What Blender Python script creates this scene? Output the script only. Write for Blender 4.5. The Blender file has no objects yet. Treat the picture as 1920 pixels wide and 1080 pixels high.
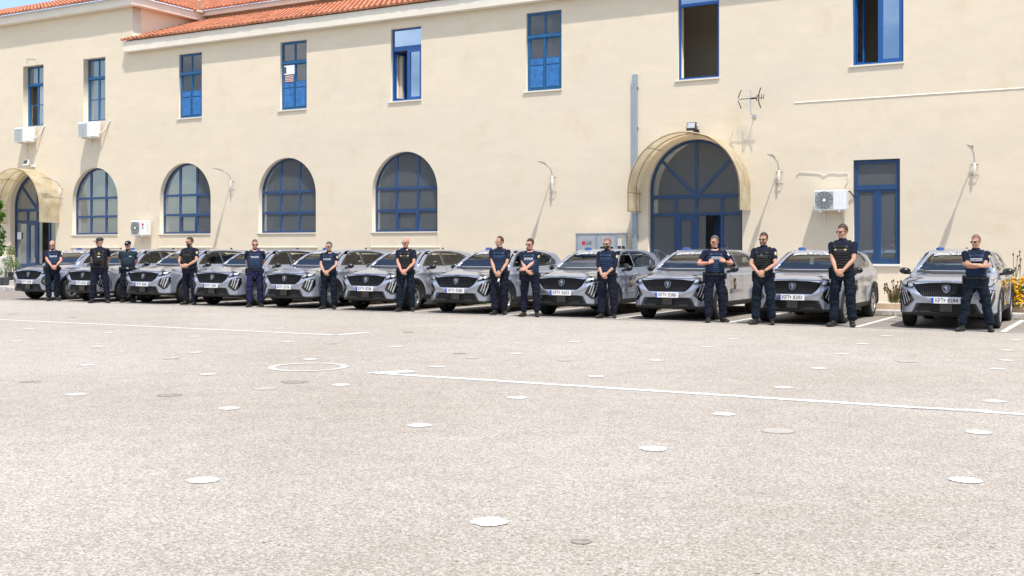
import bpy, bmesh, math, random
import numpy as np
from mathutils import Vector, Matrix
from mathutils.bvhtree import BVHTree
random.seed(7); np.random.seed(7)
S = bpy.context.scene
R = math.radians
# ------------------------------------------------------------------ camera, world, sun, exposure
THETA = math.atan(1190 / 2098.0)          # camera turned to the left of the wall's normal
FPX, CXP, HOR, EYE = 2098.0, 960.0, 467.0, 1.52
cam_d = bpy.data.cameras.new('camera')
cam = bpy.data.objects.new('camera', cam_d); S.collection.objects.link(cam)
cam.location = (0, 0, EYE); cam.rotation_euler = (R(90), 0, THETA)
cam_d.sensor_width = 36; cam_d.lens = FPX / 1920 * 36
cam_d.shift_y = -(540 - HOR) / 1920
cam_d.clip_end = 3000; S.camera = cam
SUN = Vector((0.95, -1.0, 3.0)).normalized()
wd = bpy.data.worlds.new('World'); S.world = wd; wd.use_nodes = True
nt = wd.node_tree; nt.nodes.clear()
out = nt.nodes.new('ShaderNodeOutputWorld'); bg = nt.nodes.new('ShaderNodeBackground')
sky = nt.nodes.new('ShaderNodeTexSky'); sky.sky_type = 'NISHITA'; sky.sun_disc = False
sky.sun_elevation = math.asin(SUN.z); sky.sun_rotation = math.atan2(SUN.x, SUN.y)
sky.air_density = 1.0; sky.dust_density = 1.2; sky.ozone_density = 1.0
tc = nt.nodes.new('ShaderNodeTexCoord'); mp = nt.nodes.new('ShaderNodeMapping'); mp.inputs['Scale'].default_value = (1, 1, 2.6)
nz = nt.nodes.new('ShaderNodeTexNoise'); nz.inputs['Scale'].default_value = 2.6; nz.inputs['Detail'].default_value = 9; nz.inputs['Roughness'].default_value = .58
cr = nt.nodes.new('ShaderNodeValToRGB'); cr.color_ramp.elements[0].position = .50; cr.color_ramp.elements[1].position = .64
cr.color_ramp.elements[0].color = (0, 0, 0, 1); cr.color_ramp.elements[1].color = (.85, .85, .85, 1)
mx = nt.nodes.new('ShaderNodeMix'); mx.data_type = 'RGBA'; mx.inputs[7].default_value = (10.5, 10.6, 10.9, 1)
L = nt.links.new
L(tc.outputs['Generated'], mp.inputs['Vector']); L(mp.outputs[0], nz.inputs['Vector']); L(nz.outputs['Fac'], cr.inputs[0])
L(cr.outputs[0], mx.inputs[0]); L(sky.outputs[0], mx.inputs[6]); L(mx.outputs[2], bg.inputs[0]); L(bg.outputs[0], out.inputs[0])
bg.inputs[1].default_value = .15
sd = bpy.data.lights.new('sun', 'SUN'); sd.energy = 3.1; sd.angle = R(1.0); sd.color = (1, .955, .89)
sun = bpy.data.objects.new('sun', sd); S.collection.objects.link(sun)
sun.rotation_euler = (-SUN).to_track_quat('-Z', 'Y').to_euler(); sun.location = (20, -20, 40)
S.view_settings.view_transform = 'Standard'; S.view_settings.look = 'None'
S.view_settings.exposure = 0.62; S.view_settings.gamma = 1
# ------------------------------------------------------------------ helpers
ct, st = math.cos(THETA), math.sin(THETA)
def W(px, py, Y=28.5):                     # a point of the photograph on the plane Y -> (X, z)
    u = (px - CXP) / FPX; d = Y / (ct + u * st)
    return d * (-st + u * ct), EYE + (HOR - py) / FPX * d
def G(px, py, z=0.0):                      # a point of the photograph on level ground -> (X, Y)
    u = (px - CXP) / FPX; d = FPX * (EYE - z) / (py - HOR)
    return d * (-st + u * ct), d * (ct + u * st)
def XatY(px, Y): return W(px, HOR, Y)[0]
MATS = {}
def mat(name, col, rough=.6, metal=0., noise=0., nscale=8., bump=0., bscale=40., coat=0., spec=None, emit=None, two=None, stretch=None):
    m = bpy.data.materials.new(name); m.use_nodes = True; t = m.node_tree; b = t.nodes['Principled BSDF']
    b.inputs['Base Color'].default_value = (*col, 1); b.inputs['Roughness'].default_value = rough; b.inputs['Metallic'].default_value = metal
    if coat: b.inputs['Coat Weight'].default_value = coat; b.inputs['Coat Roughness'].default_value = .04
    if spec is not None: b.inputs['Specular IOR Level'].default_value = spec
    l = t.links.new; tcn = t.nodes.new('ShaderNodeTexCoord'); src = tcn.outputs['Object']
    if stretch:
        mpn = t.nodes.new('ShaderNodeMapping'); mpn.inputs['Scale'].default_value = stretch; l(src, mpn.inputs[0]); src = mpn.outputs[0]
    if noise or two:
        n = t.nodes.new('ShaderNodeTexNoise'); n.inputs['Scale'].default_value = nscale; n.inputs['Detail'].default_value = 8; n.inputs['Roughness'].default_value = .6
        l(src, n.inputs['Vector']); r = t.nodes.new('ShaderNodeValToRGB'); l(n.outputs['Fac'], r.inputs[0])
        r.color_ramp.elements[0].position = .32; r.color_ramp.elements[1].position = .68
        a = two if two else tuple(c * (1 - noise) for c in col); c2 = col if two else tuple(min(1, c * (1 + noise * .6)) for c in col)
        r.color_ramp.elements[0].color = (*a, 1); r.color_ramp.elements[1].color = (*c2, 1); l(r.outputs[0], b.inputs['Base Color'])
    if bump:
        n2 = t.nodes.new('ShaderNodeTexNoise'); n2.inputs['Scale'].default_value = bscale; n2.inputs['Detail'].default_value = 6; l(src, n2.inputs['Vector'])
        bp = t.nodes.new('ShaderNodeBump'); bp.inputs['Strength'].default_value = bump; bp.inputs['Distance'].default_value = .02
        l(n2.outputs['Fac'], bp.inputs['Height']); l(bp.outputs[0], b.inputs['Normal'])
    MATS[name] = m; return m
def glass(name, tint, refl=1.5, opac=.0, rough=.0, dif=(.02, .03, .035), gcol=(1, 1, 1)):
    m = bpy.data.materials.new(name); m.use_nodes = True; t = m.node_tree; t.nodes.clear(); l = t.links.new
    o = t.nodes.new('ShaderNodeOutputMaterial'); tr = t.nodes.new('ShaderNodeBsdfTransparent'); tr.inputs[0].default_value = (*tint, 1)
    df = t.nodes.new('ShaderNodeBsdfDiffuse'); df.inputs[0].default_value = (*dif, 1)
    gl = t.nodes.new('ShaderNodeBsdfGlossy'); gl.inputs['Roughness'].default_value = rough; gl.inputs['Color'].default_value = (*gcol, 1)
    fr = t.nodes.new('ShaderNodeFresnel'); fr.inputs['IOR'].default_value = refl
    a = t.nodes.new('ShaderNodeMixShader'); a.inputs[0].default_value = opac; l(tr.outputs[0], a.inputs[1]); l(df.outputs[0], a.inputs[2])
    b = t.nodes.new('ShaderNodeMixShader'); l(fr.outputs[0], b.inputs[0]); l(a.outputs[0], b.inputs[1]); l(gl.outputs[0], b.inputs[2]); l(b.outputs[0], o.inputs[0])
    MATS[name] = m; return m
def link(name, me, m=None, parent=None, loc=None, smooth=False):
    o = bpy.data.objects.new(name, me); S.collection.objects.link(o)
    if m is not None:
        me.materials.clear(); me.materials.append(MATS[m] if isinstance(m, str) else m)
    if parent is not None: o.parent = parent
    if loc is not None: o.location = loc
    if smooth: me.polygons.foreach_set('use_smooth', [True] * len(me.polygons))
    return o
def tag(o, label=None, cat=None, group=None, kind=None):
    if label: o['label'] = label
    if cat: o['category'] = cat
    if group: o['group'] = group
    if kind: o['kind'] = kind
    return o
def empty(name, loc, rz=0, label=None, cat=None, group=None):
    o = bpy.data.objects.new(name, None); S.collection.objects.link(o); o.location = loc; o.rotation_euler = (0, 0, rz); o.empty_display_size = .1
    return tag(o, label, cat, group)
def copy_tree(o, parent=None):
    c = o.copy(); S.collection.objects.link(c)
    if parent is not None: c.parent = parent
    for ch in list(o.children): copy_tree(ch, c)
    return c
class MB:                                   # collects primitive shapes into one mesh
    def __init__(s): s.v = []; s.f = []; s.p = []
    def add(s, vs, fs):
        k = len(s.v); s.p.append((k, len(s.f))); s.v += [tuple(p) for p in vs]; s.f += [tuple(i + k for i in f) for f in fs]; return s
    def box(s, x0, x1, y0, y1, z0, z1, M=None):
        vs = [Vector((x, y, z)) for x in (x0, x1) for y in (y0, y1) for z in (z0, z1)]
        if M: vs = [M @ p for p in vs]
        return s.add(vs, [(0, 1, 3, 2), (4, 6, 7, 5), (0, 4, 5, 1), (2, 3, 7, 6), (0, 2, 6, 4), (1, 5, 7, 3)])
    def tube(s, pts, rad, n=10, side=None, cap=.55):
        pts = [Vector(p) for p in pts]; N = len(pts)
        if not hasattr(rad, '__len__'): rad = [rad] * N
        rad = [(r, r) if not hasattr(r, '__len__') else r for r in rad]
        rings = []; vs = []; prev = None
        for i, p in enumerate(pts):
            t = (pts[min(i + 1, N - 1)] - pts[max(i - 1, 0)]).normalized()
            if side is not None: a = Vector(side)
            elif prev is not None: a = prev
            else: a = Vector((1, 0, 0)) if abs(t.x) < .8 else Vector((0, 1, 0))
            a = (a - t * a.dot(t))
            if a.length < 1e-5: a = Vector((0, 0, 1)) - t * t.z
            a.normalize(); prev = a; b = t.cross(a)
            for k in range(n):
                w = 2 * math.pi * k / n; vs.append(p + a * (math.cos(w) * rad[i][0]) + b * (math.sin(w) * rad[i][1]))
        fs = [(i * n + k, i * n + (k + 1) % n, (i + 1) * n + (k + 1) % n, (i + 1) * n + k) for i in range(N - 1) for k in range(n)]
        t0 = (pts[0] - pts[1]).normalized(); t1 = (pts[-1] - pts[-2]).normalized()
        vs.append(pts[0] + t0 * min(rad[0]) * cap); vs.append(pts[-1] + t1 * min(rad[-1]) * cap); c0 = len(vs) - 2
        fs += [(c0, (k + 1) % n, k) for k in range(n)] + [(c0 + 1, (N - 1) * n + k, (N - 1) * n + (k + 1) % n) for k in range(n)]
        return s.add(vs, fs)
    def ell(s, c, r, M=None, nu=14, nv=9):
        c = Vector(c); vs = []; fs = []
        for i in range(1, nv):
            ph = math.pi * i / nv
            for k in range(nu):
                w = 2 * math.pi * k / nu; p = Vector((r[0] * math.sin(ph) * math.cos(w), r[1] * math.sin(ph) * math.sin(w), r[2] * math.cos(ph)))
                vs.append(c + (M @ p if M else p))
        top = Vector((0, 0, r[2])); vs.append(c + (M @ top if M else top)); vs.append(c - (M @ top if M else top)); a = len(vs) - 2
        for i in range(nv - 2):
            for k in range(nu): fs.append((i * nu + k, (i + 1) * nu + k, (i + 1) * nu + (k + 1) % nu, i * nu + (k + 1) % nu))
        fs += [(a, k, (k + 1) % nu) for k in range(nu)] + [(a + 1, (nv - 2) * nu + (k + 1) % nu, (nv - 2) * nu + k) for k in range(nu)]
        return s.add(vs, fs)
    def rings(s, rs, n=28, pw=2.4):          # horizontal super-ellipse rings (z, cx, cy, rx, ry)
        vs = []
        for (z, cx, cy, rx, ry) in rs:
            for k in range(n):
                w = 2 * math.pi * k / n; c, q = math.cos(w), math.sin(w)
                vs.append((cx + rx * math.copysign(abs(c) ** (2 / pw), c), cy + ry * math.copysign(abs(q) ** (2 / pw), q), z))
        N = len(rs); fs = [(i * n + k, i * n + (k + 1) % n, (i + 1) * n + (k + 1) % n, (i + 1) * n + k) for i in range(N - 1) for k in range(n)]
        fs += [tuple(range(n))[::-1], tuple((N - 1) * n + k for k in range(n))]
        return s.add(vs, fs)
    def lathe(s, prof, n=32, axis='X', c=(0, 0, 0)):   # prof: (offset along axis, radius), closed loop
        vs = []; N = len(prof)
        for k in range(n):
            w = 2 * math.pi * k / n
            for (a, r) in prof:
                q = (a, r * math.cos(w), r * math.sin(w)) if axis == 'X' else ((r * math.cos(w), r * math.sin(w), a) if axis == 'Z' else (r * math.cos(w), a, r * math.sin(w)))
                vs.append(tuple(q[i] + c[i] for i in range(3)))
        return s.add(vs, [(k * N + i, k * N + (i + 1) % N, ((k + 1) % n) * N + (i + 1) % N, ((k + 1) % n) * N + i) for k in range(n) for i in range(N)])
    def pieces(s):                           # every added shape as its own MB
        o = []; e = s.p[1:] + [(len(s.v), len(s.f))]
        for (a, b), (c, d) in zip(s.p, e): m = MB(); m.add(s.v[a:c], [tuple(i - a for i in f) for f in s.f[b:d]]); o.append(m)
        return o
    def build_all(s, name, m, parent=None, **kw): return [q.build(name, m, parent, **kw) for q in s.pieces()]
    def mesh(s, name='m'):
        me = bpy.data.meshes.new(name); me.from_pydata(s.v, [], s.f); me.update()
        b = bmesh.new(); b.from_mesh(me); bmesh.ops.recalc_face_normals(b, faces=b.faces); b.to_mesh(me); b.free(); return me
    def build(s, name, m, parent=None, loc=None, smooth=False, bevel=0, seg=2):
        me = s.mesh(name)
        if bevel:
            b = bmesh.new(); b.from_mesh(me)
            bmesh.ops.bevel(b, geom=[e for e in b.edges if e.calc_face_angle(0) > .5], offset=bevel, segments=seg, affect='EDGES', profile=.5)
            b.to_mesh(me); b.free()
        return link(name, me, m, parent, loc, smooth)
def evaluated(o):
    dg = bpy.context.evaluated_depsgraph_get(); me = bpy.data.meshes.new_from_object(o.evaluated_get(dg)); return me
def tmpobj(me): o = bpy.data.objects.new('tmp', me); S.collection.objects.link(o); return o
def remesh(me, vox, smooth=3, fac=.5):
    o = tmpobj(me); md = o.modifiers.new('r', 'REMESH'); md.mode = 'VOXEL'; md.voxel_size = vox
    if smooth:
        sm = o.modifiers.new('s', 'SMOOTH'); sm.factor = fac; sm.iterations = smooth
    r = evaluated(o); bpy.data.objects.remove(o); r.polygons.foreach_set('use_smooth', [True] * len(r.polygons)); return r
def coords(me): a = np.empty(len(me.vertices) * 3); me.vertices.foreach_get('co', a); return a.reshape(-1, 3)
def setco(me, a): me.vertices.foreach_set('co', a.ravel()); me.update()
def normals(me): a = np.empty(len(me.vertices) * 3); me.vertex_normals.foreach_get('vector', a); return a.reshape(-1, 3)
def plate2d(outlines, depth):               # polygons with holes -> slab in (x, 0..-depth, z); front face at y = 0, back at +depth
    cu = bpy.data.curves.new('c', 'CURVE'); cu.dimensions = '2D'; cu.fill_mode = 'BOTH'; cu.extrude = depth / 2
    for o in outlines:
        sp = cu.splines.new('POLY'); sp.points.add(len(o) - 1); sp.use_cyclic_u = True
        for i, p in enumerate(o): sp.points[i].co = (p[0], p[1], 0, 1)
    ob = bpy.data.objects.new('tmp', cu); S.collection.objects.link(ob); me = evaluated(ob); bpy.data.objects.remove(ob)
    a = coords(me); b = np.stack([a[:, 0], a[:, 2] + depth / 2, a[:, 1]], 1); setco(me, b)
    bm = bmesh.new(); bm.from_mesh(me); bmesh.ops.recalc_face_normals(bm, faces=bm.faces); bm.to_mesh(me); bm.free(); return me
def text_mesh(txt, size, bold=0., spacing=1., ext=0., xs=1.):   # centred lettering in the (x, z) plane facing -Y
    cu = bpy.data.curves.new('t', 'FONT'); cu.body = txt; cu.size = size; cu.align_x = 'CENTER'; cu.align_y = 'CENTER'; cu.offset = bold; cu.space_character = spacing; cu.extrude = ext; cu.resolution_u = 3
    ob = bpy.data.objects.new('tmp', cu); S.collection.objects.link(ob); me = evaluated(ob); bpy.data.objects.remove(ob)
    a = coords(me); setco(me, np.stack([a[:, 0] * xs, -a[:, 2], a[:, 1]], 1)); return me
def grid_poly(outlines, step):              # filled polygon cut along a regular grid so that it can follow a curved surface
    me = plate2d(outlines, 0.0); bm = bmesh.new(); bm.from_mesh(me); bmesh.ops.remove_doubles(bm, verts=bm.verts, dist=1e-5)
    lo = [min(v.co[i] for v in bm.verts) for i in (0, 2)]; hi = [max(v.co[i] for v in bm.verts) for i in (0, 2)]
    for ax, (i, nv) in enumerate(((0, (1, 0, 0)), (2, (0, 0, 1)))):
        k = math.ceil(lo[ax] / step)
        while k * step < hi[ax]:
            p = [0, 0, 0]; p[i] = k * step + 1e-4; g = bm.verts[:] + bm.edges[:] + bm.faces[:]
            bmesh.ops.bisect_plane(bm, geom=g, plane_co=p, plane_no=nv); k += 1
    bm.to_mesh(me); bm.free(); return me
def project(me, bvh, mode, off=.004, start=4., flip=False):
    # mode 'front': (x,z) cast along +Y ; 'rear' along -Y ; 'right' (y,z) cast from +X ; 'left' from -X ; 'top' (x,y) cast down
    a = coords(me); b = a.copy()
    for i, p in enumerate(a):
        x, z = p[0], p[2]
        if mode == 'front': o, d = Vector((x, -start, z)), Vector((0, 1, 0))
        elif mode == 'rear': o, d = Vector((x, start, z)), Vector((0, -1, 0))
        elif mode == 'right': o, d = Vector((start, x, z)), Vector((-1, 0, 0))
        elif mode == 'left': o, d = Vector((-start, x, z)), Vector((1, 0, 0))
        else: o, d = Vector((x, z, start)), Vector((0, 0, -1))
        h, n, _, _ = bvh.ray_cast(o, d)
        if h is None:
            h, n, _, _ = bvh.find_nearest(o + d * start * .5)
            q = bvh.find_nearest(Vector((x, h.y, z)) if mode in ('front', 'rear') else (Vector((h.x, x, z)) if mode in ('left', 'right') else Vector((x, z, h.z))))
            h, n = q[0], q[1]
        if n.dot(d) > 0: n = -n
        b[i] = h + n * off - d * (off * .3)
    setco(me, b)
    bm = bmesh.new(); bm.from_mesh(me)
    d = {'front': (0, 1, 0), 'rear': (0, -1, 0), 'right': (-1, 0, 0), 'left': (1, 0, 0), 'top': (0, 0, -1)}[mode]
    for f in bm.faces:
        f.normal_update()
        if f.normal.dot(Vector(d)) > 0: f.normal_flip()
    bm.to_mesh(me); bm.free(); me.polygons.foreach_set('use_smooth', [True] * len(me.polygons)); return me
def join(mes):
    m = MB()
    for me in mes: m.add([v.co[:] for v in me.vertices], [tuple(p.vertices) for p in me.polygons])
    r = bpy.data.meshes.new('j'); r.from_pydata(m.v, [], m.f); r.update(); return r
def clip(poly, a, b, c):                    # keep a*x + b*z <= c
    o = []
    for i in range(len(poly)):
        p, q = poly[i], poly[(i + 1) % len(poly)]; fp, fq = a * p[0] + b * p[1] - c, a * q[0] + b * q[1] - c
        if fp <= 0: o.append(p)
        if (fp < 0 < fq) or (fq < 0 < fp): t = fp / (fp - fq); o.append((p[0] + t * (q[0] - p[0]), p[1] + t * (q[1] - p[1])))
    return o
def rect(x0, x1, z0, z1): return [(x0, z0), (x1, z0), (x1, z1), (x0, z1)]
def arch(cx, w, z0, top, n=28):
    r = w / 2; zs = top - r
    return [(cx - r, z0), (cx + r, z0)] + [(cx + r * math.cos(math.pi * i / n), zs + r * math.sin(math.pi * i / n)) for i in range(n + 1)]
def cl(poly, x0, x1, z0, z1): return clip(clip(clip(clip(poly, -1, 0, -x0), 1, 0, x1), 0, -1, -z0), 0, 1, z1)
# ------------------------------------------------------------------ materials of the setting
def ground_mat(name, c1, c2, dark, crack=True):
    m = bpy.data.materials.new(name); m.use_nodes = True; t = m.node_tree; b = t.nodes['Principled BSDF']; l = t.links.new
    b.inputs['Roughness'].default_value = .9; b.inputs['Specular IOR Level'].default_value = .25
    tcn = t.nodes.new('ShaderNodeTexCoord'); src = tcn.outputs['Object']
    def noise(sc, det=5, ro=.6):
        n = t.nodes.new('ShaderNodeTexNoise'); n.inputs['Scale'].default_value = sc; n.inputs['Detail'].default_value = det; n.inputs['Roughness'].default_value = ro; l(src, n.inputs['Vector']); return n.outputs['Fac']
    def ramp(f, p0, p1, a, c):
        r = t.nodes.new('ShaderNodeValToRGB'); l(f, r.inputs[0]); r.color_ramp.elements[0].position = p0; r.color_ramp.elements[1].position = p1
        r.color_ramp.elements[0].color = (*a, 1); r.color_ramp.elements[1].color = (*c, 1); return r.outputs[0]
    def mul(a, c, f=1.):
        x = t.nodes.new('ShaderNodeMix'); x.data_type = 'RGBA'; x.blend_type = 'MULTIPLY'; x.inputs[0].default_value = f; l(a, x.inputs[6]); l(c, x.inputs[7]); return x.outputs[2]
    base = ramp(noise(.35, 6), .3, .7, c1, c2)
    v = t.nodes.new('ShaderNodeTexVoronoi'); v.inputs['Scale'].default_value = 80; l(src, v.inputs['Vector'])          # stones of the aggregate
    sep = t.nodes.new('ShaderNodeSeparateColor'); l(v.outputs['Color'], sep.inputs[0])
    stones = ramp(sep.outputs[0], .0, 1., (.63, .60, .56), (1.18, 1.18, 1.18))
    v2 = t.nodes.new('ShaderNodeTexVoronoi'); v2.inputs['Scale'].default_value = 80; v2.feature = 'DISTANCE_TO_EDGE'; l(src, v2.inputs['Vector'])
    gap = ramp(v2.outputs['Distance'], .0, .12, (.72, .69, .67), (1, 1, 1))
    c = mul(mul(base, stones), gap)
    c = mul(c, ramp(noise(30, 5, .75), .34, .60, (.86, .85, .83), (1.05, 1.05, 1.05)))
    c = mul(c, ramp(noise(21, 2, .5), .275, .31, (.45, .40, .35), (1, 1, 1)))
    c = mul(c, ramp(noise(70, 3, .7), .30, .44, dark, (1, 1, 1)))
    c = mul(c, ramp(noise(2.6, 6, .7), .28, .7, (.9, .89, .87), (1.05, 1.05, 1.05)))
    c = mul(c, ramp(noise(.16, 3, .5), .35, .65, (.94, .925, .90), (1.04, 1.04, 1.04)))
    if crack:
        w = t.nodes.new('ShaderNodeTexVoronoi'); w.feature = 'DISTANCE_TO_EDGE'; w.inputs['Scale'].default_value = 2.2
        nn = t.nodes.new('ShaderNodeTexNoise'); nn.inputs['Scale'].default_value = 3; nn.inputs['Detail'].default_value = 6; l(src, nn.inputs['Vector'])
        vm = t.nodes.new('ShaderNodeVectorMath'); vm.operation = 'ADD'; l(src, vm.inputs[0]); l(nn.outputs['Color'], vm.inputs[1]); l(vm.outputs[0], w.inputs['Vector'])
        cc = ramp(w.outputs['Distance'], .0, .008, (.72, .70, .68), (1, 1, 1)); c = mul(c, cc, .5)
    l(c, b.inputs['Base Color'])
    bp = t.nodes.new('ShaderNodeBump'); bp.inputs['Strength'].default_value = .5; bp.inputs['Distance'].default_value = .006; l(v2.outputs['Distance'], bp.inputs['Height']); l(bp.outputs[0], b.inputs['Normal'])
    MATS[name] = m
ground_mat('yard', (.464, .43, .388), (.532, .497, .452), (.42, .40, .38))
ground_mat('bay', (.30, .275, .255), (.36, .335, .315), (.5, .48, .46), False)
def plaster(name, col, stain):
    m = bpy.data.materials.new(name); m.use_nodes = True; t = m.node_tree; b = t.nodes['Principled BSDF']; l = t.links.new
    b.inputs['Roughness'].default_value = .85; b.inputs['Specular IOR Level'].default_value = .2
    tcn = t.nodes.new('ShaderNodeTexCoord'); src = tcn.outputs['Object']
    mpn = t.nodes.new('ShaderNodeMapping'); mpn.inputs['Scale'].default_value = (.35, 1, 1.0); l(src, mpn.inputs[0])
    def nr(v, sc, p0, p1, a, c, det=7):
        n = t.nodes.new('ShaderNodeTexNoise'); n.inputs['Scale'].default_value = sc; n.inputs['Detail'].default_value = det; n.inputs['Roughness'].default_value = .62; l(v, n.inputs['Vector'])
        r = t.nodes.new('ShaderNodeValToRGB'); l(n.outputs['Fac'], r.inputs[0]); r.color_ramp.elements[0].position = p0; r.color_ramp.elements[1].position = p1
        r.color_ramp.elements[0].color = (*a, 1); r.color_ramp.elements[1].color = (*c, 1); return r.outputs[0]
    def mul(a, c):
        x = t.nodes.new('ShaderNodeMix'); x.data_type = 'RGBA'; x.blend_type = 'MULTIPLY'; x.inputs[0].default_value = 1; l(a, x.inputs[6]); l(c, x.inputs[7]); return x.outputs[2]
    c = nr(mpn.outputs[0], .55, .35, .65, stain, col)
    c = mul(c, nr(mpn.outputs[0], 3.2, .3, .7, (.955, .95, .94), (1.02, 1.02, 1.02)))
    c = mul(c, nr(src, .9, .27, .43, (.94, .90, .83), (1, 1, 1)))
    c = mul(c, nr(src, 7.5, .24, .33, (.95, .91, .85), (1, 1, 1)))
    m2 = t.nodes.new('ShaderNodeMapping'); m2.inputs['Scale'].default_value = (3.5, 1, .22); l(src, m2.inputs[0])
    c = mul(c, nr(m2.outputs[0], 1.6, .22, .42, (.975, .968, .955), (1, 1, 1)))
    l(c, b.inputs['Base Color'])
    n = t.nodes.new('ShaderNodeTexNoise'); n.inputs['Scale'].default_value = 2.4; n.inputs['Detail'].default_value = 9; n.inputs['Roughness'].default_value = .62; l(src, n.inputs['Vector'])
    bp = t.nodes.new('ShaderNodeBump'); bp.inputs['Strength'].default_value = .25; bp.inputs['Distance'].default_value = .03; l(n.outputs['Fac'], bp.inputs['Height']); l(bp.outputs[0], b.inputs['Normal'])
    MATS[name] = m
plaster('plaster', (.735, .638, .487), (.69, .604, .466))
mat('trim', (.74, .68, .57), .8, noise=.06, nscale=1.2); mat('planter_wall', (.58, .44, .30), .9, noise=.15, nscale=3)
mat('concrete', (.52, .49, .45), .9, noise=.3, nscale=5, bump=.4, bscale=12); mat('soil', (.20, .15, .10), .95, noise=.3, nscale=9)
mat('line_paint', (.65, .63, .59), .8, noise=.2, nscale=60); mat('faint_paint', (.565, .54, .50), .85, noise=.14, nscale=50); mat('dark_patch', (.31, .265, .22), .95, noise=.4, nscale=18); mat('pale_patch', (.425, .39, .345), .95, noise=.15, nscale=6)
mat('blue_old', (.012, .105, .25), .55, noise=.35, nscale=14); mat('blue_new', (.010, .085, .30), .35); mat('blue_navy', (.023, .063, .160), .35, noise=.1, nscale=3)
mat('blue_peel', (.035, .19, .47), .6, two=(.02, .11, .30), nscale=9)
mat('white', (.78, .78, .76), .5, noise=.04); mat('offwhite', (.68, .66, .61), .6, noise=.08); mat('greymetal', (.30, .36, .42), .45, metal=.2, noise=.08, nscale=4)
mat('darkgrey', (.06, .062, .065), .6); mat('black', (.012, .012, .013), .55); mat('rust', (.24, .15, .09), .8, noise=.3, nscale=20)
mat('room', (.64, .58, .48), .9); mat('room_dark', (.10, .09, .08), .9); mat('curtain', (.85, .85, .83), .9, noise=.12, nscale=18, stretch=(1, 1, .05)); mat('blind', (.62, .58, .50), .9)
mat('lg_red', (.55, .02, .08), .4); mat('paper', (.8, .8, .8), .7); mat('paper_red', (.32, .10, .09), .7); mat('galv', (.55, .56, .55), .4, metal=.5, noise=.15, nscale=9)
glass('pane', (.74, .77, .78), 3.0, opac=.30, dif=(.36, .40, .43), gcol=(.85, .93, 1)); glass('pane_old', (.5, .5, .52), 1.7, opac=.2, dif=(.20, .20, .22)); glass('pane_sky', (.30, .33, .36), 4.5, gcol=(.55, .72, .98))
def poly_mat():                              # aged translucent canopy sheet
    m = bpy.data.materials.new('canopy_sheet'); m.use_nodes = True; t = m.node_tree; t.nodes.clear(); l = t.links.new
    o = t.nodes.new('ShaderNodeOutputMaterial'); d = t.nodes.new('ShaderNodeBsdfDiffuse'); d.inputs[0].default_value = (.60, .53, .38, 1)
    tr = t.nodes.new('ShaderNodeBsdfTranslucent'); tr.inputs[0].default_value = (.62, .52, .34, 1); g = t.nodes.new('ShaderNodeBsdfGlossy'); g.inputs['Roughness'].default_value = .28
    a = t.nodes.new('ShaderNodeMixShader'); a.inputs[0].default_value = .5; b = t.nodes.new('ShaderNodeMixShader'); b.inputs[0].default_value = .09
    n = t.nodes.new('ShaderNodeTexNoise'); n.inputs['Scale'].default_value = 3.; n.inputs['Detail'].default_value = 7; tcn = t.nodes.new('ShaderNodeTexCoord'); l(tcn.outputs['Object'], n.inputs['Vector'])
    r = t.nodes.new('ShaderNodeValToRGB'); r.color_ramp.elements[0].position = .3; r.color_ramp.elements[1].position = .65; r.color_ramp.elements[0].color = (.58, .46, .26, 1); r.color_ramp.elements[1].color = (.78, .69, .50, 1)
    l(n.outputs['Fac'], r.inputs[0]); l(r.outputs[0], d.inputs[0]); l(r.outputs[0], tr.inputs[0])
    l(d.outputs[0], a.inputs[1]); l(tr.outputs[0], a.inputs[2]); l(a.outputs[0], b.inputs[1]); l(g.outputs[0], b.inputs[2]); l(b.outputs[0], o.inputs[0]); MATS['canopy_sheet'] = m
poly_mat()
def tile_mat():
    m = mat('tiles', (.53, .205, .105), .85, noise=.2, nscale=2.5); t = m.node_tree; l = t.links.new; b = t.nodes['Principled BSDF']
    src = b.inputs['Base Color'].links[0].from_socket; v = t.nodes.new('ShaderNodeTexVoronoi'); v.inputs['Scale'].default_value = 3.4; tcn = t.nodes.new('ShaderNodeTexCoord'); l(tcn.outputs['Object'], v.inputs['Vector'])
    s = t.nodes.new('ShaderNodeSeparateColor'); l(v.outputs['Color'], s.inputs[0]); r = t.nodes.new('ShaderNodeValToRGB'); r.color_ramp.elements[0].color = (.78, .74, .72, 1); r.color_ramp.elements[1].color = (1.15, 1.2, 1.25, 1); l(s.outputs[0], r.inputs[0])
    x = t.nodes.new('ShaderNodeMix'); x.data_type = 'RGBA'; x.blend_type = 'MULTIPLY'; x.inputs[0].default_value = 1; l(src, x.inputs[6]); l(r.outputs[0], x.inputs[7]); l(x.outputs[2], b.inputs['Base Color'])
tile_mat()
# ------------------------------------------------------------------ ground
MB().add([(-400, -400, 0), (400, -400, 0), (400, 400, 0), (-400, 400, 0)], [(0, 1, 2, 3)]).build('ground', 'yard')['kind'] = 'structure'
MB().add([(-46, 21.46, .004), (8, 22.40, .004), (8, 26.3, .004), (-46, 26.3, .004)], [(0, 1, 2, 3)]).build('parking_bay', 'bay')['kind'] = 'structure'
YW = 28.5
KY = 26.3
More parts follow.
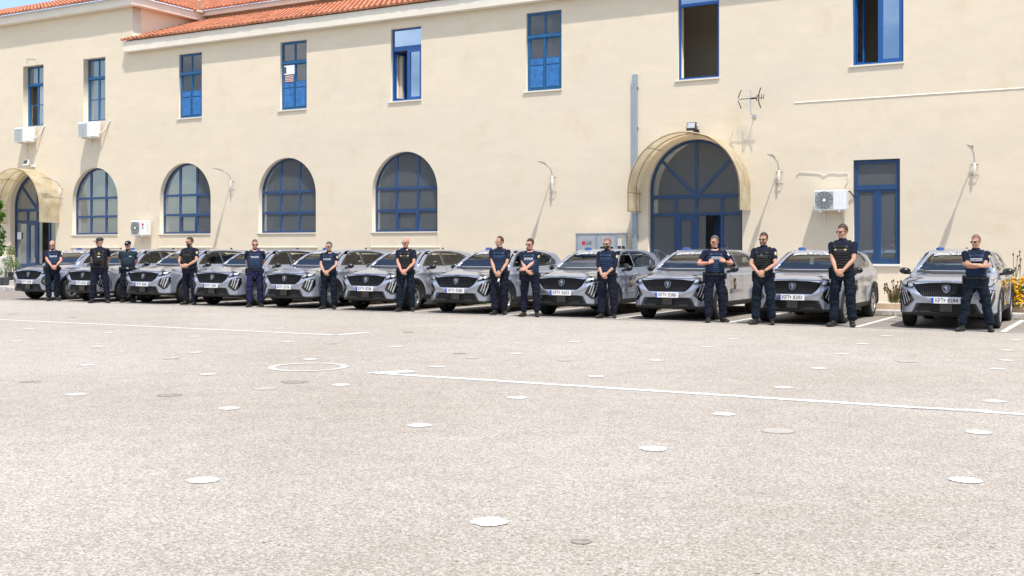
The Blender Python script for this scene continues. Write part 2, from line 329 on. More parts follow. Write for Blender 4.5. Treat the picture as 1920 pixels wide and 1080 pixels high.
# kerb with a worn edge
kb = MB(); x = -36.
while x < 8: kb.box(x, x + .985, KY + random.uniform(-.012, .012), KY + .42, -.02, .13 + random.uniform(-.006, .006)); x += 1.0
kb.build('kerb', 'concrete', bevel=.018)['kind'] = 'structure'
MB().box(-46, 8, KY + .42, YW + .02, -.02, .125).build('pavement', 'concrete')['kind'] = 'structure'
MB().box(-46, -36, KY + .6, YW + .02, -.02, .36).box(-46, -36.0, KY - .1, KY + .6, -.02, .17).build('entrance_step', 'concrete', bevel=.02)['kind'] = 'structure'
def planter(x0, x1):
    pl = tag(MB().box(x0, x1, KY + .44, KY + .62, .1, .27).build('planter_wall', 'planter_wall', bevel=.012), None, None)
    return pl
for i, (a, b, lab) in enumerate(((-35.6, -13.2, 'long low tan planter wall behind the row of cars, left of the glazed arched door'), (-8.6, 7.5, 'low tan planter wall at the right, between the arched door and the yellow flowers'))):
    tag(planter(a, b), lab, 'planter wall'); MB().box(a + .02, b - .02, KY + .62, YW - .002, .1, .235).build('planting_bed', 'soil' if i == 9 else 'concrete')['kind'] = 'structure'
# painted marks
def strip(name, p, q, w, m='line_paint', z=.004, n=60, seed=0, wear=.35):
    rnd = random.Random(seed); p, q = Vector((*p, 0)), Vector((*q, 0)); d = (q - p); s = Vector((-d.y, d.x, 0)).normalized(); vs = []
    for i in range(n + 1):
        c = p + d * i / n; a = w / 2 * (1 - wear * rnd.random()); b = w / 2 * (1 - wear * rnd.random()); vs += [(c - s * a)[:2] + (z,), (c + s * b)[:2] + (z,)]
    o = MB().add(vs, [(2 * i, 2 * i + 2, 2 * i + 3, 2 * i + 1) for i in range(n)]).build(name, m); o['kind'] = 'structure'; return o
strip('painted_line', G(-60, 596.7), G(630, 628.5), .16, n=260, seed=1); strip('painted_line', G(630, 628.3), G(693, 623.3), .18, seed=2, n=24)
strip('painted_line', G(690, 699), G(1960, 780.), .17, n=420, seed=3, wear=.45); strip('painted_line', G(700, 701), G(775, 696.5), .34, seed=4, n=30, wear=.5, z=.007)
strip('painted_line', G(1710, 765), G(1860, 772), .16, seed=5, n=30, wear=.6, z=.007)
strip('painted_line', (-46, 21.45), (8, 22.39), .09, seed=6, n=500, wear=.5, z=.008)
for i_, x_ in enumerate((-30.3, -27.75, -25.4, -22.9, -20.4, -17.9, -15.35, -12.7, -10.05, -7.5, G(1640, 604.5)[0], G(1906, 608)[0], 1.4)): strip('bay_line', (x_, 21.46 + (x_ + 46) * .0174), (x_, 26.2), .13, seed=200 + i_, n=40, wear=.3, z=.009)
def disc(name, px, py, r, m, z=.005, n=56, wob=.26, seed=0, r2=None):
    rnd = random.Random(seed); cx, cy = G(px, py); rr = [1 + rnd.uniform(-wob, wob) * .5 for _ in range(n)]
    vs = [(cx + r * rr[k] * math.cos(2 * math.pi * k / n), cy + r * rr[k] * math.sin(2 * math.pi * k / n), z) for k in range(n)]
    if r2:
        vs += [(cx + r2 * (2 - rr[k]) * math.cos(2 * math.pi * k / n), cy + r2 * math.sin(2 * math.pi * k / n), z) for k in range(n)]
        o = MB().add(vs, [(k, (k + 1) % n, n + (k + 1) % n, n + k) for k in range(n)]).build(name, m)
    else: o = MB().add(vs, [tuple(range(n))]).build(name, m)
    o['kind'] = 'structure'; return o
for i, (px, py) in enumerate([(55, 617), (204, 624), (30, 640), (185, 650), (365, 631), (540, 641), (525, 616), (582, 674), (743, 650), (163, 685), (390, 702), (143, 740), (429, 766), (640, 722), (787, 798), (381, 901), (820, 688), (918, 979), (1077, 641), (968, 663), (1325, 651), (1375, 636), (1618, 645), (1580, 664), (1662, 630), (1230, 676), (1118, 706), (1535, 691), (1469, 727), (1357, 777), (1225, 842), (970, 746), (1870, 692), (1888, 676), (1888, 657), (1905, 638), (1865, 753), (1835, 811), (1810, 901), (368, 661)]):
    disc('painted_dot', px, py, .105, 'line_paint' if py > 720 else 'faint_paint', seed=i)
disc('painted_ring', 578, 688.5, .515, 'faint_paint', seed=50, r2=.42, wob=.05, n=60)
for i, (px, py, r, m) in enumerate([(56, 716, .11, 'dark_patch'), (318, 741, .13, 'dark_patch'), (553, 716, .15, 'dark_patch'), (497, 729, .13, 'pale_patch'), (1458, 808, .14, 'pale_patch'), (1090, 1016, .055, 'dark_patch'), (862, 663, .1, 'dark_patch'), (885, 671, .1, 'pale_patch'), (25, 589, .12, 'dark_patch'), (137, 595, .1, 'dark_patch'), (765, 623, .1, 'dark_patch'), (1700, 678, .13, 'pale_patch'), (620, 644, .1, 'pale_patch'), (1060, 676, .1, 'pale_patch'), (320, 672, .12, 'pale_patch')]):
    disc('worn_patch', px, py, r, m, seed=80 + i, wob=.28, z=.003 + .0002 * i)
# ------------------------------------------------------------------ the long building
bld = empty('building', (-18, YW, 0), 0, 'long cream plastered building with blue windows and red tiled roofs behind the cars', 'building')
inv = Vector((18, -YW, 0))
def bpart(name, me, m, parent=None, Y=YW, smooth=False):     # mesh in wall coordinates (x, depth, z) -> child of the building
    o = link(name, me, m, parent if parent is not None else bld, smooth=smooth)
    a = coords(me); a[:, 1] += Y - YW; a[:, 0] += 18; setco(me, a); return o
def bmb(mb, name, m, parent=None, bevel=0):
    if name in ('glazing_bar', 'panel') and len(mb.p) > 1:
        return [bmb1(q, name, m, parent, bevel) for q in mb.pieces()]
    return bmb1(mb, name, m, parent, bevel)
def bmb1(mb, name, m, parent=None, bevel=0): o = mb.build(name, m, parent if parent is not None else bld, bevel=bevel); a = coords(o.data); a += np.array([18, -YW, 0]); setco(o.data, a); return o
ZT = 10.55
up = []                                       # upper windows: (frame x0, x1 in px, z0, z1, recess, style)
UP = [(43.4, 81.6, 6.27, 8.62, .22, 'slimA'), (156.4, 197.4, 6.27, 8.62, .22, 'slimB'), (335.5, 378.5, 6.12, 8.37, .07, 'old'), (525.6, 575, 6.12, 8.37, .08, 'oldp'),
      (733, 789.8, 6.12, 8.37, .08, 'new'), (987, 1052.8, 6.10, 8.37, .07, 'old'), (1271.7, 1348.4, 6.08, 8.40, .05, 'open'), (1599, 1694, 6.10, 8.40, .05, 'new2')]
AR = [(180.5, 0), (349.5, 0), (540.5, 0), (761, 0)]
DOORS = [(63.0, .20), (1303.5, .16)]
holes = []
for (a, b, z0, z1, rc, stl) in UP: holes.append(rect(XatY(a, YW), XatY(b, YW), z0, z1))
acx = []
AW, AZ0, AZT = 2.46, 2.06, 4.54
for px, _ in AR: c = XatY(px - 3, YW); acx.append(c)
for c in acx: holes.append(arch(c, AW, AZ0, AZT))
dcx = [XatY(px - 2, YW) for px, _ in DOORS]
for c in dcx: holes.append(arch(c, 2.66, .02, 4.47))
wx0, wx1 = XatY(1600, YW), XatY(1687.5, YW); WZ0, WZ1 = 1.15, 3.74
holes.append(rect(wx0, wx1, WZ0, WZ1))
CXL = XatY(248, YW)
outer = [(-48, -.05), (9, -.05), (9, 9.0), (CXL, 9.0), (CXL, ZT), (-48, ZT)]
bpart('wall', plate2d([outer] + holes, .42), 'plaster')
# faint raised band on the right part of the wall and recessed panels below the arched windows
lx = XatY(1490, YW); bmb(MB().add([(x_, y_, z_) for x_ in (lx, 9) for (y_, z_) in ((YW + .002, 5.285), (YW - .018, 5.262), (YW + .002, 5.256))], [(0, 3, 4, 1), (1, 4, 5, 2), (0, 1, 2), (3, 5, 4)]), 'ledge', 'trim')
for c in acx:
    bmb(MB().box(c - AW / 2 - .06, c + AW / 2 + .10, YW - .05, YW + .01, 1.56, 1.60), 'ledge', 'trim', bevel=.008)
    bmb(MB().box(c - AW / 2 - .10, c - AW / 2 - .0, YW - .02, YW + .01, 1.601, 2.02), 'pilaster_strip', 'plaster')
    bmb(MB().box(c + AW / 2, c + AW / 2 + .10, YW - .02, YW + .01, 1.601, 2.02), 'pilaster_strip', 'plaster')
# side wall of the taller left wing, walls of the upper storey behind the lean-to roof
bmb(MB().box(CXL - .42, CXL - .001, YW + .421, 40, 8., ZT), 'side_wall', 'plaster')
bmb(MB().box(CXL + .001, 9, 31.9, 32.3, 9.5, 10.75), 'upper_wall', 'plaster')
# cornices
bmb(MB().box(CXL - .22, 9, YW - .24, YW - .002, 8.64, 9.02), 'cornice', 'trim', bevel=.015)
bmb(MB().box(-48, CXL + .3, YW - .28, YW - .002, 10.30, 10.62), 'cornice', 'trim', bevel=.015)
bmb(MB().box(CXL + .002, CXL + .3, YW - .0, 31.85, 10.32, 10.618), 'cornice', 'trim', bevel=.015)
# interiors seen through the panes
rm = MB().box(-48, 9, 31.4, 31.5, 0, 9).box(-48, 9, YW + .43, 31.4, 4.9, 5.1).box(-48, 9, YW + .43, 31.4, .0, .1).box(-48, 9, YW + .43, 31.4, 8.75, 8.9)
for xx in (-38.5, -31.5, -25.6, -20.5, -15.2, -8.6, -3.0): rm.box(xx, xx + .12, YW + .43, 31.4, .1, 8.75)
bmb(rm, 'interior_wall', 'room')
# tiled roofs
def tiles(name, o, u, v, ul, vl, keep=None, per=.21, row=.34):
    o, u, v = Vector(o), Vector(u).normalized(), Vector(v).normalized(); n = u.cross(v)
    if n.z < 0: n = -n
    nu = int(ul / per * 6); nr = max(1, int(vl / row)); vs = []; fs = []; W_ = nu + 1
    prof = [.052 * abs(math.cos(math.pi * (i / 6.0))) ** .8 for i in range(nu + 1)]
    rr = random.Random(5); lines = []
    for j in range(nr):
        for (vv, h) in ((j * row, .030), ((j + 1) * row, .0)):
            if j == 0 and h > 0:
                lines.append((vv, -.03)); 
            lines.append((vv + (0 if h else -1e-3), h))
    jit = [[rr.uniform(-.006, .006) for _ in range(nu // 6 + 2)] for _ in range(nr + 1)]
    for li, (vv, h) in enumerate(lines):
        jr = jit[min(nr, max(0, (li) // 2))]
        for i in range(nu + 1):
            pr = prof[i] * (.35 if h < 0 else 1); vs.append(o + u * (i * per / 6) + v * (vv + jr[i // 6]) + n * (pr + h))
    for a in range(len(lines) - 1):
        for i in range(nu): fs.append((a * W_ + i, a * W_ + i + 1, (a + 1) * W_ + i + 1, (a + 1) * W_ + i))
    me = bpy.data.meshes.new(name); me.from_pydata([tuple(p) for p in vs], [], fs)
    bm = bmesh.new(); bm.from_mesh(me)
    for (co, no) in (keep or []): bmesh.ops.bisect_plane(bm, geom=bm.verts[:] + bm.edges[:] + bm.faces[:], plane_co=co, plane_no=no, clear_outer=True)
    bm.to_mesh(me); bm.free(); ob = link(name, me, 'tiles', bld); a = coords(me); a += np.array([18, -YW, 0]); setco(me, a); return ob
sl = (10.42 - 9.05) / (31.9 - 28.08)
tiles('roof', (CXL - .24, YW - .31, 9.05), (1, 0, 0), (0, 1, sl), 41, 4.1)
bmb(MB().add([(CXL - .2, YW - .24, 9.021), (9, YW - .24, 9.021), (9, 31.9, 10.38), (CXL - .2, 31.9, 10.38)], [(0, 1, 2, 3)]), 'roof_deck', 'trim')
pt = .357
tiles('roof', (-48, YW - .40, 10.63), (1, 0, 0), (0, 1, pt), CXL + .38 + 48, 6.9, keep=[((CXL + .38, YW - .40, 10.6), (1, 1, 0))])
tiles('roof', (CXL + .38, YW - .40, 10.64), (0, 1, 0), (-1, 0, pt), 12, 6.9, keep=[((CXL + .38, YW - .40, 10.6), (-1, -1, 0)), ((CXL + .38, 31.5, 10.6), (1, 1, 0))])
tiles('roof', (CXL - 6.3, 31.5, 10.70), (1, 0, 0), (0, 1, pt), 46, 6.9, keep=[((CXL + .38, 31.5, 10.6), (-1, -1, 0))])
bmb(MB().box(CXL + .30, 9, 31.62, 31.898, 10.5, 10.69), 'cornice', 'trim')
# dark valley between the roofs
v0 = Vector((CXL + .38, 31.5, 10.69)); vd = Vector((-1, 1, pt))
bmb(MB().tube([v0 - vd * .05, v0 + vd * 3, v0 + vd * 6], .085, n=8), 'valley', 'rust')
bmb(MB().box(v0.x - .15, v0.x + .12, v0.y - .22, v0.y + .0, 10.60, 10.66), 'valley_spout', 'white')

# ---- windows
def frame_cells(name, outline, cells, Y, depth, m, parent=None): return bpart(name, plate2d([outline] + cells, depth), m, parent, Y)
def panes(cells, Y, m='pane', parent=None, name='pane'):
    g = plate2d(cells, 0.); return bpart(name, g, m, parent, Y)
def shrink(z): return z
def upper_window(a, b, z0, z1, rc, stl, idx):
    x0, x1 = XatY(a, YW) + .002, XatY(b, YW) - .002; Y = YW + rc; f = .07; w = x1 - x0; m = 'blue_old' if stl in ('old', 'oldp', 'slimA', 'slimB') else 'blue_new'
    zt = z0 + (z1 - z0) * .70; xm = (x0 + x1) / 2
    z0 += .002; z1 -= .002
    if stl in ('old', 'oldp'):
        zm = z0 + (z1 - z0) * .42
        cells = [rect(x0 + f, xm - .025, zt + .06, z1 - f), rect(xm + .025, x1 - f, zt + .06, z1 - f), rect(x0 + f + .03, xm - .05, zm, zt - .09), rect(xm + .05, x1 - f - .03, zm, zt - .09)]
        fr = frame_cells('window', rect(x0, x1, z0, z1), cells, Y, .06, m); panes(cells, Y + .025, 'pane_old', fr)
        pn = MB()
        for (xa, xb) in ((x0 + f + .035, xm - .05), (xm + .05, x1 - f - .035)): pn.box(xa, xb, Y - .018, Y - .001, z0 + .10, zm - .24); pn.box(xa, xb, Y - .012, Y - .001, zm - .20, zm - .03)
        bmb(pn, 'panel', 'blue_peel', fr, bevel=.006)
        bmb(MB().box(x0 + .03, x1 - .03, Y - .035, Y - .001, zt - .05, zt + .025).box(xm - .018, xm + .018, Y - .022, Y - .001, z0 + .05, zt - .055), 'glazing_bar', m, fr)
        if stl == 'oldp':
            bmb(MB().box(x0 + f + .045, xm + .0, Y - .026, Y - .023, zt - .40, zt - .10), 'notice', 'paper', fr); bmb(MB().box(x0 + f + .05, x0 + f + .14, Y - .030, Y - .027, zt - .36, zt - .14), 'notice_print', 'darkgrey', fr)
            bmb(MB().box(x0 + f + .08, xm - .03, Y - .026, Y - .023, zt - .66, zt - .43), 'notice', 'paper_red', fr)
            for q_ in range(4): bmb(MB().box(x0 + f + .09, xm - .04, Y - .030, Y - .027, zt - .63 + q_ * .055, zt - .61 + q_ * .055), 'notice_print', 'offwhite', fr)
    elif stl in ('slimA', 'slimB'):
        zm = z0 + (z1 - z0) * .36
        cells = [rect(x0 + f, xm - .02, zt + .05, z1 - f), rect(xm + .02, x1 - f, zt + .05, z1 - f)]
        lo = [rect(x0 + f + .05, xm - .04, z0 + f, zt - .08), rect(xm + .04, x1 - f - .05, z0 + f, zt - .08)]
        fr = frame_cells('window', rect(x0, x1, z0, z1), cells + lo, Y, .06, m); panes(cells + (lo[1:] if stl == 'slimA' else lo), Y + .025, 'pane', fr)
        bmb(MB().box(x0 + .03, x1 - .03, Y - .035, Y - .001, zt - .05, zt + .03).box(x0 + f + .05, xm - .04, Y + .005, Y + .02, zm - .012, zm + .012).box(xm + .04, x1 - f - .05, Y + .005, Y + .02, zm - .012, zm + .012), 'glazing_bar', m, fr)
        bmb(MB().box(x0 + .09, xm - .08, Y + .1, Y + .12, zt + .02, z1 - .03), 'curtain', 'curtain', fr)
    else:
        if stl == 'new': xm = x0 + w * .52; cells = [rect(x0 + .05, x1 - .05, zt + .13, z1 - .05)]
        if stl == 'new2': xm = x0 + w * .52; zt = z1 + 3; cells = []
        if stl == 'open': xm = x1; zt = z1 - .34; cells = [rect(x0 + .05, x1 - .05, zt + .07, z1 - .05)]
        if stl == 'new2': ztt = z1 - .36; cells = [rect(x0 + .05, x1 - .05, ztt + .07, z1 - .05)]; zt = ztt
        lo = [rect(x0 + .05, xm - .03 if stl != 'open' else x1 - .05, z0 + .05, zt - .01)]
        hi = [] if stl == 'open' else [rect(xm + .085, x1 - .11, z0 + .11, zt - .07)]
        fr = frame_cells('window', rect(x0, x1, z0, z1), cells + lo + hi, Y, .06, m); panes(cells + hi, Y + .025, 'pane_sky', fr)
        if stl != 'open':      # sash swung open into the room
            ob = frame_cells('open_sash', rect(x0 + .05, x0 + .05 + .42, z0 + .05, zt - .02), [rect(x0 + .11, x0 + .41, z0 + .12, zt - .09)], Y + .06, .04, m, fr)
            a_ = coords(ob.data); hx = x0 + .055 + 18; hy = Y - YW + .07; q = R(72); dx = a_[:, 0] - hx; dy = a_[:, 1] - hy
            a_[:, 0] = hx + dx * math.cos(q) - dy * math.sin(q); a_[:, 1] = hy + dx * math.sin(q) + dy * math.cos(q); setco(ob.data, a_)
        else:
            bmb(MB().box(x1 - .62, x1 - .05, Y + 1.9, Y + 1.95, z0 - .2, z0 + 1.0), 'cabinet', 'blue_navy', fr)
            bmb(MB().box(x0 + .35, x0 + .62, Y + 2.78, Y + 2.80, zt - .5, zt - .33), 'exit_sign', 'darkgrey', fr)
    sx = .09
    if idx > 1: bmb(MB().box(x0 - sx, x1 + .02, YW - .045, Y + .02 if False else YW + rc - .002, z0 - .045, z0 - .004), 'sill', 'trim', fr)
for i, (a, b, z0, z1, rc, stl) in enumerate(UP): upper_window(a, b, z0, z1, rc, stl, i)
for i, c in enumerate(acx):
    Y = YW + .17; w = AW - .01; z0 = AZ0 + .005; zt = AZT - .005; ot = arch(c, w, z0, zt); inn = arch(c, w - .12, z0 + .06, zt - .06)
    xs = [c - w / 2, c - w / 6, c + w / 6, c + w / 2]; zs = [z0, 2.73, 3.42, zt]; cells = []
    for ix in range(3):
        for iz in range(3):
            q = .04; cells.append(cl(inn, xs[ix] + q, xs[ix + 1] - q, zs[iz] + q, zs[iz + 1] - q))
    fr = frame_cells('arched_window', ot, [k for k in cells if len(k) > 2], Y, .06, 'blue_navy'); panes([k for k in cells if len(k) > 2], Y + .03, 'pane', fr)
    if i in (1, 3):      # opening sash in the middle of the bottom row
        q = xs[1] + .03, xs[2] - .03; frame_cells('sash', rect(q[0], q[1], z0 + .03, 2.70), [rect(q[0] + .055, q[1] - .055, z0 + .09, 2.645)], Y - .018, .016, 'blue_navy', fr)
    bmb(MB().box(c - w / 2 - .08, c + w / 2 + .02, YW - .035, Y - .002, AZ0 - .035, AZ0 - .003), 'sill', 'trim', fr)
    cu = MB(); n = 9; x0 = c - w / 2 + .04; vs = []
    for k in range(n * 2 + 1): vs += [(x0 + .42 * k / (n * 2), Y + .10 + .03 * (k % 2), z0 + .02), (x0 + .42 * k / (n * 2), Y + .10 + .03 * (k % 2), zt - .15 - .55 * max(0, 1 - k / (n * 2)))]
    cu.add(vs, [(2 * k, 2 * k + 2, 2 * k + 3, 2 * k + 1) for k in range(n * 2)]); bmb(cu, 'curtain', 'curtain', fr)
def arch_door(c, rc, right):
    Y = YW + rc; w = 2.65; z0, zt = .03, 4.46; ot = arch(c, w, z0, zt); inn = arch(c, w - .14, z0 + .06, zt - .07); za, zb = (2.92, 2.46) if right else (3.02, 2.60); q = .035
    up_ = clip(inn, 0, -1, -(za + .07)); cells = []
    P0 = (c, za + .02); ang = R(45)
    for k in range(4):
        p = up_
        if k in (0, 1): p = clip(p, 1, 0, c - q)
        else: p = clip(p, -1, 0, -(c + q))
        sgn = -1 if k < 2 else 1                      # diagonal: z - z0 = |x - c| * tan(a)
        nx, nz_ = math.sin(ang) * sgn * -1, math.cos(ang); val = nx * P0[0] + nz_ * P0[1]
        if k in (0, 3): p = clip(p, nx, nz_, val - q)
        else: p = clip(p, -nx, -nz_, -val - q)
        if len(p) > 2: cells.append(p)
    xs = [c - w / 2, c - w * .22, c + .0, c + w * .27, c + w / 2]
    for k in range(4): cells.append(rect(xs[k] + (q if k else .07), xs[k + 1] - (q if k < 3 else .07), zb + q, za - q))
    gl = list(cells)
    side1 = rect(xs[0] + .07, xs[1] - q, .95, zb - q); side2 = rect(xs[3] + q, xs[4] - .07, .95 if right else .3, zb - q); mid = rect(xs[2] + q, xs[3] - q, .95, zb - q); leafh = rect(xs[1] + q, xs[2] - q, .06, zb - q)
    fr = frame_cells('arched_door_frame', ot, cells + [side1, side2, mid, leafh], Y, .08, 'blue_navy')
    panes(gl + [side1, side2], Y + .04, 'pane', fr)
    half = rect(xs[2] + q, xs[2] + q + .22, .95, zb - q); panes([half], Y + .045, 'pane', fr)
    lf = frame_cells('door', rect(leafh[0][0] + .004, leafh[1][0] - .004, .07, zb - q - .004), [rect(leafh[0][0] + .11, leafh[1][0] - .11, .98, zb - q - .12)], Y - .004, .06, 'blue_navy', fr)
    bpart('door_pane', plate2d([rect(leafh[0][0] + .11, leafh[1][0] - .11, .98, zb - q - .12)], 0.), 'pane', lf, Y + .03)
    bmb(MB().box(xs[2] - .10, xs[2] - .07, Y - .06, Y - .006, 1.0, 1.2), 'handle', 'galv', lf, bevel=.006)
    # dark inner door standing ajar
    bmb(MB().box(xs[2] + .30, xs[3] - .02, Y + .55, Y + .6, .1, zb - .02), 'inner_door', 'room_dark' if not right else 'blue_navy', fr)
    if not right: bmb(MB().box(xs[0] + .16, xs[0] + .40, Y - .006, Y + .0, 1.9, 2.18), 'notice', 'paper', fr)
    return fr
arch_door(dcx[0], .20, False); arch_door(dcx[1], .16, True)
def canopy(c, p=.9):
    ro, zc, zb = 1.56, 3.04, 2.52; n = 28; Y0, Y1 = YW - p, YW - .003
    pts = [(c - ro, zb)] + [(c - ro * math.cos(math.pi * i / n), zc + ro * math.sin(math.pi * i / n)) for i in range(n + 1)] + [(c + ro, zb)]
    inn = [(c + (x - c) * (1 - .012 / ro), z if z < zc else zc + (z - zc) * (1 - .012 / ro)) for (x, z) in pts]
    cs = MB().add([(x, y_, z) for (x, z) in pts for y_ in (0, (p - .003) / 2, p - .003)], [(3 * k + j, 3 * k + 3 + j, 3 * k + 4 + j, 3 * k + 1 + j) for k in range(len(pts) - 1) for j in (0, 1)]).mesh(); o = bpart('door_canopy', cs, 'canopy_sheet', None, Y0, smooth=True)
    bar = MB(); k = .017
    for (yy, r) in ((Y0 + .02, ro - .03), ((Y0 + YW) / 2 + .1, ro - .03)):
        q = [(c - r, yy, zb + .01)] + [(c - r * math.cos(math.pi * i / n), yy, zc + r * math.sin(math.pi * i / n)) for i in range(n + 1)] + [(c + r, yy, zb + .01)]
        bar.tube(q, k * .6, n=6)
    for a in (math.pi * .0, math.pi * .28, math.pi * .62, math.pi): x = c - (ro - .04) * math.cos(a); z = zc + (ro - .04) * math.sin(a); bar.tube([(x, Y0 + .02, z), (x, YW - .01, z)], k * .6, n=6)
    for sx in (-1, 1): bar.tube([(c + sx * (ro - .03), Y0 + .02, zb + .02), (c + sx * (ro - .03), YW - .01, zb + .02)], k * .6, n=6)
    bmb(bar, 'canopy_frame', 'rust', o)
canopy(dcx[0]); canopy(dcx[1])
# tall two-leaf window on the right
Y = YW + .09; f = .075; zt = W(1640, 352, YW)[1]; xm = (wx0 + wx1) / 2; x0, x1 = wx0 + .003, wx1 - .003
cells = [rect(x0 + .10, x1 - .10, zt + .075, WZ1 - .10), rect(x0 + .12, xm - .09, WZ0 + .13, zt - .10), rect(xm + .09, x1 - .12, WZ0 + .13, zt - .10)]
fr = frame_cells('tall_window', rect(x0, x1, WZ0 + .003, WZ1 - .003), cells, Y, .07, 'blue_navy'); panes(cells, Y + .03, 'pane', fr)
bmb(MB().box(xm - .02, xm + .02, Y - .015, Y - .001, WZ0 + .05, zt - .05).box(x0 + .03, x1 - .03, Y - .02, Y - .001, zt - .045, zt - .01), 'glazing_bar', 'blue_navy', fr, bevel=.005)
bmb(MB().box(x0 + .03, x1 - .03, Y + .15, Y + .155, W(1640, 423, YW)[1], WZ1 - .05), 'blind', 'blind', fr)
bmb(MB().box(x0 - .06, x1 + .02, YW - .06, Y - .002, WZ0 - .05, WZ0 - .004), 'sill', 'white', fr)
# building across the yard, behind the camera: only its reflection reaches the panes
ob = empty('building', (-20, -14, 0), 0, 'shaded beige building across the yard, seen only as a reflection in the window panes', 'building')
hl = [arch(k * 4.5 - 2.2, 2.4, .6, 4.2) for k in range(-14, 8)] + [rect(k * 4.5 - 2.7, k * 4.5 - 1.7, 5.6, 7.4) for k in range(-14, 8)]
o = link('wall', plate2d([rect(-66, 36, 0, 8.6)] + hl, .4), 'plaster', ob); o.location = (20, 0, 0)
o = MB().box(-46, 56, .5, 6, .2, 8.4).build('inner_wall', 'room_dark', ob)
o = MB().box(-47, 57, -.3, 6.5, 8.602, 8.9).build('roof', 'trim', ob)
# ------------------------------------------------------------------ things on and along the facade
def facade_thing(name, x, z, y, label, cat, group=None): return empty(name, (x, y, z), 0, label, cat, group)
def ac_unit(px0, px1, pz_top, pz_bot, label, style='fan', proud=.34, w=.80, h=.55, logo=False):
    Yf = YW - .12 - proud; x0 = XatY(px0, Yf); z1 = W(px0, pz_top, Yf)[1]; z0 = z1 - h
    e = facade_thing('air_conditioner', x0 + w / 2, z0, YW - .12, label, 'air conditioner', 'outdoor air conditioner units on the wall')
    MB().box(-w / 2, w / 2, -proud, 0, 0, h).build('casing', 'white', e, bevel=.018)
    gx = -w * .17; gw = w * .29
    if style == 'fan':
        MB().box(gx - gw, gx + gw, -proud - .006, -proud + .002, .04, h - .04).build('grille_panel', 'galv', e)
        g = MB()
        for r in (.06, .10, .14, .18, .215): g.tube([(gx + r * math.cos(a * math.pi / 14), -proud - .012, h / 2 + r * math.sin(a * math.pi / 14)) for a in range(29)], .004, n=4)
        for a in range(12): q = a * math.pi / 6 + .2; g.tube([(gx + .03 * math.cos(q), -proud - .012, h / 2 + .03 * math.sin(q)), (gx + .22 * math.cos(q + .5), -proud - .012, h / 2 + .22 * math.sin(q + .5))], .004, n=4)
        g.build('fan_guard', 'darkgrey', e); MB().lathe([(-proud - .02, .0), (-proud - .02, .04), (-proud - .004, .045), (-proud - .004, 0)], 16, 'Y', (gx, 0, h / 2)).build('fan_hub', 'white', e)
    else:
        g = MB()
        for k in range(13): z = .05 + k * (h - .1) / 12.5; g.box(gx - gw, gx + gw, -proud - .014, -proud + .001, z, z + .018)
        g.build('louvre_grille', 'galv', e)
    if logo:
        MB().lathe([(-proud - .004, 0), (-proud - .004, .05), (-proud + .001, .05), (-proud + .001, 0)], 20, 'Y', (w * .34, 0, h * .72)).build('logo', 'lg_red', e)
        o = link('lettering', text_mesh('LG', .085, .002), 'darkgrey', e); o.location = (w * .34, -proud - .003, h * .50)
    bk = MB()
    for sx in (-.3, .3): bk.box(sx * w - .018, sx * w + .018, -proud - .02, .118, -.045, -.008).box(sx * w - .018, sx * w + .018, .09, .118, -.30, -.045)
    bk.build_all('bracket', 'offwhite', e)
    if style == 'fan': return e
    p = MB(); p.tube([(w / 2 + .005, -.08, .12), (w / 2 + .10, -.04, .16), (w / 2 + .22, .08, .35), (w / 2 + .34, .11, h + .02), (w / 2 + .40, .12, h + .06)], .028, n=8); p.build('pipe', 'offwhite', e, smooth=True)
    return e
ac_unit(26, 62, 240, 272, 'white outdoor air conditioner with louvred front, under the leftmost upper window', 'louvre', .36)
ac_unit(146, 185, 230, 265, 'white outdoor air conditioner with louvred front, under the second upper window from the left', 'louvre', .36)
ac_unit(244.5, 278, 414, 439, 'small white outdoor air conditioner with a red round logo, between two arched windows', 'fan', .28, .74, .52, True)
ac_unit(1526, 1581, 357, 391, 'white outdoor air conditioner with a round fan guard, beside the tall blue window', 'fan', .32, .78, .50)
# cables near the right air conditioner
def cable(pts, r, m, label, nm='cable'): o = MB().tube([(XatY(a, YW), YW - .02, W(a, b)[1]) for a, b in pts], r, n=6).build(nm, m, smooth=True); tag(o, label, 'cable'); return o
cable([(1584, 352), (1590, 340), (1590.5, 324), (1575, 325), (1556, 324), (1549, 328), (1545, 330), (1538, 325), (1500, 322.5), (1494, 330)], .009, 'offwhite', 'thin pale loose cable running above the right air conditioner')
o = MB().tube([(XatY(a, YW), YW - y_, W(a, b)[1]) for a, b, y_ in ((1582, 374, .2), (1581.5, 362, .22), (1586, 358, .2), (1596, 360, .1), (1602, 370, .02))], .018, n=6).build('cable', 'black', smooth=True); tag(o, 'black insulated pipe looping from the right air conditioner into the tall window', 'cable')
cable([(52, 275), (52.3, 303)], .008, 'offwhite', 'pale drain cable hanging below the leftmost air conditioner')
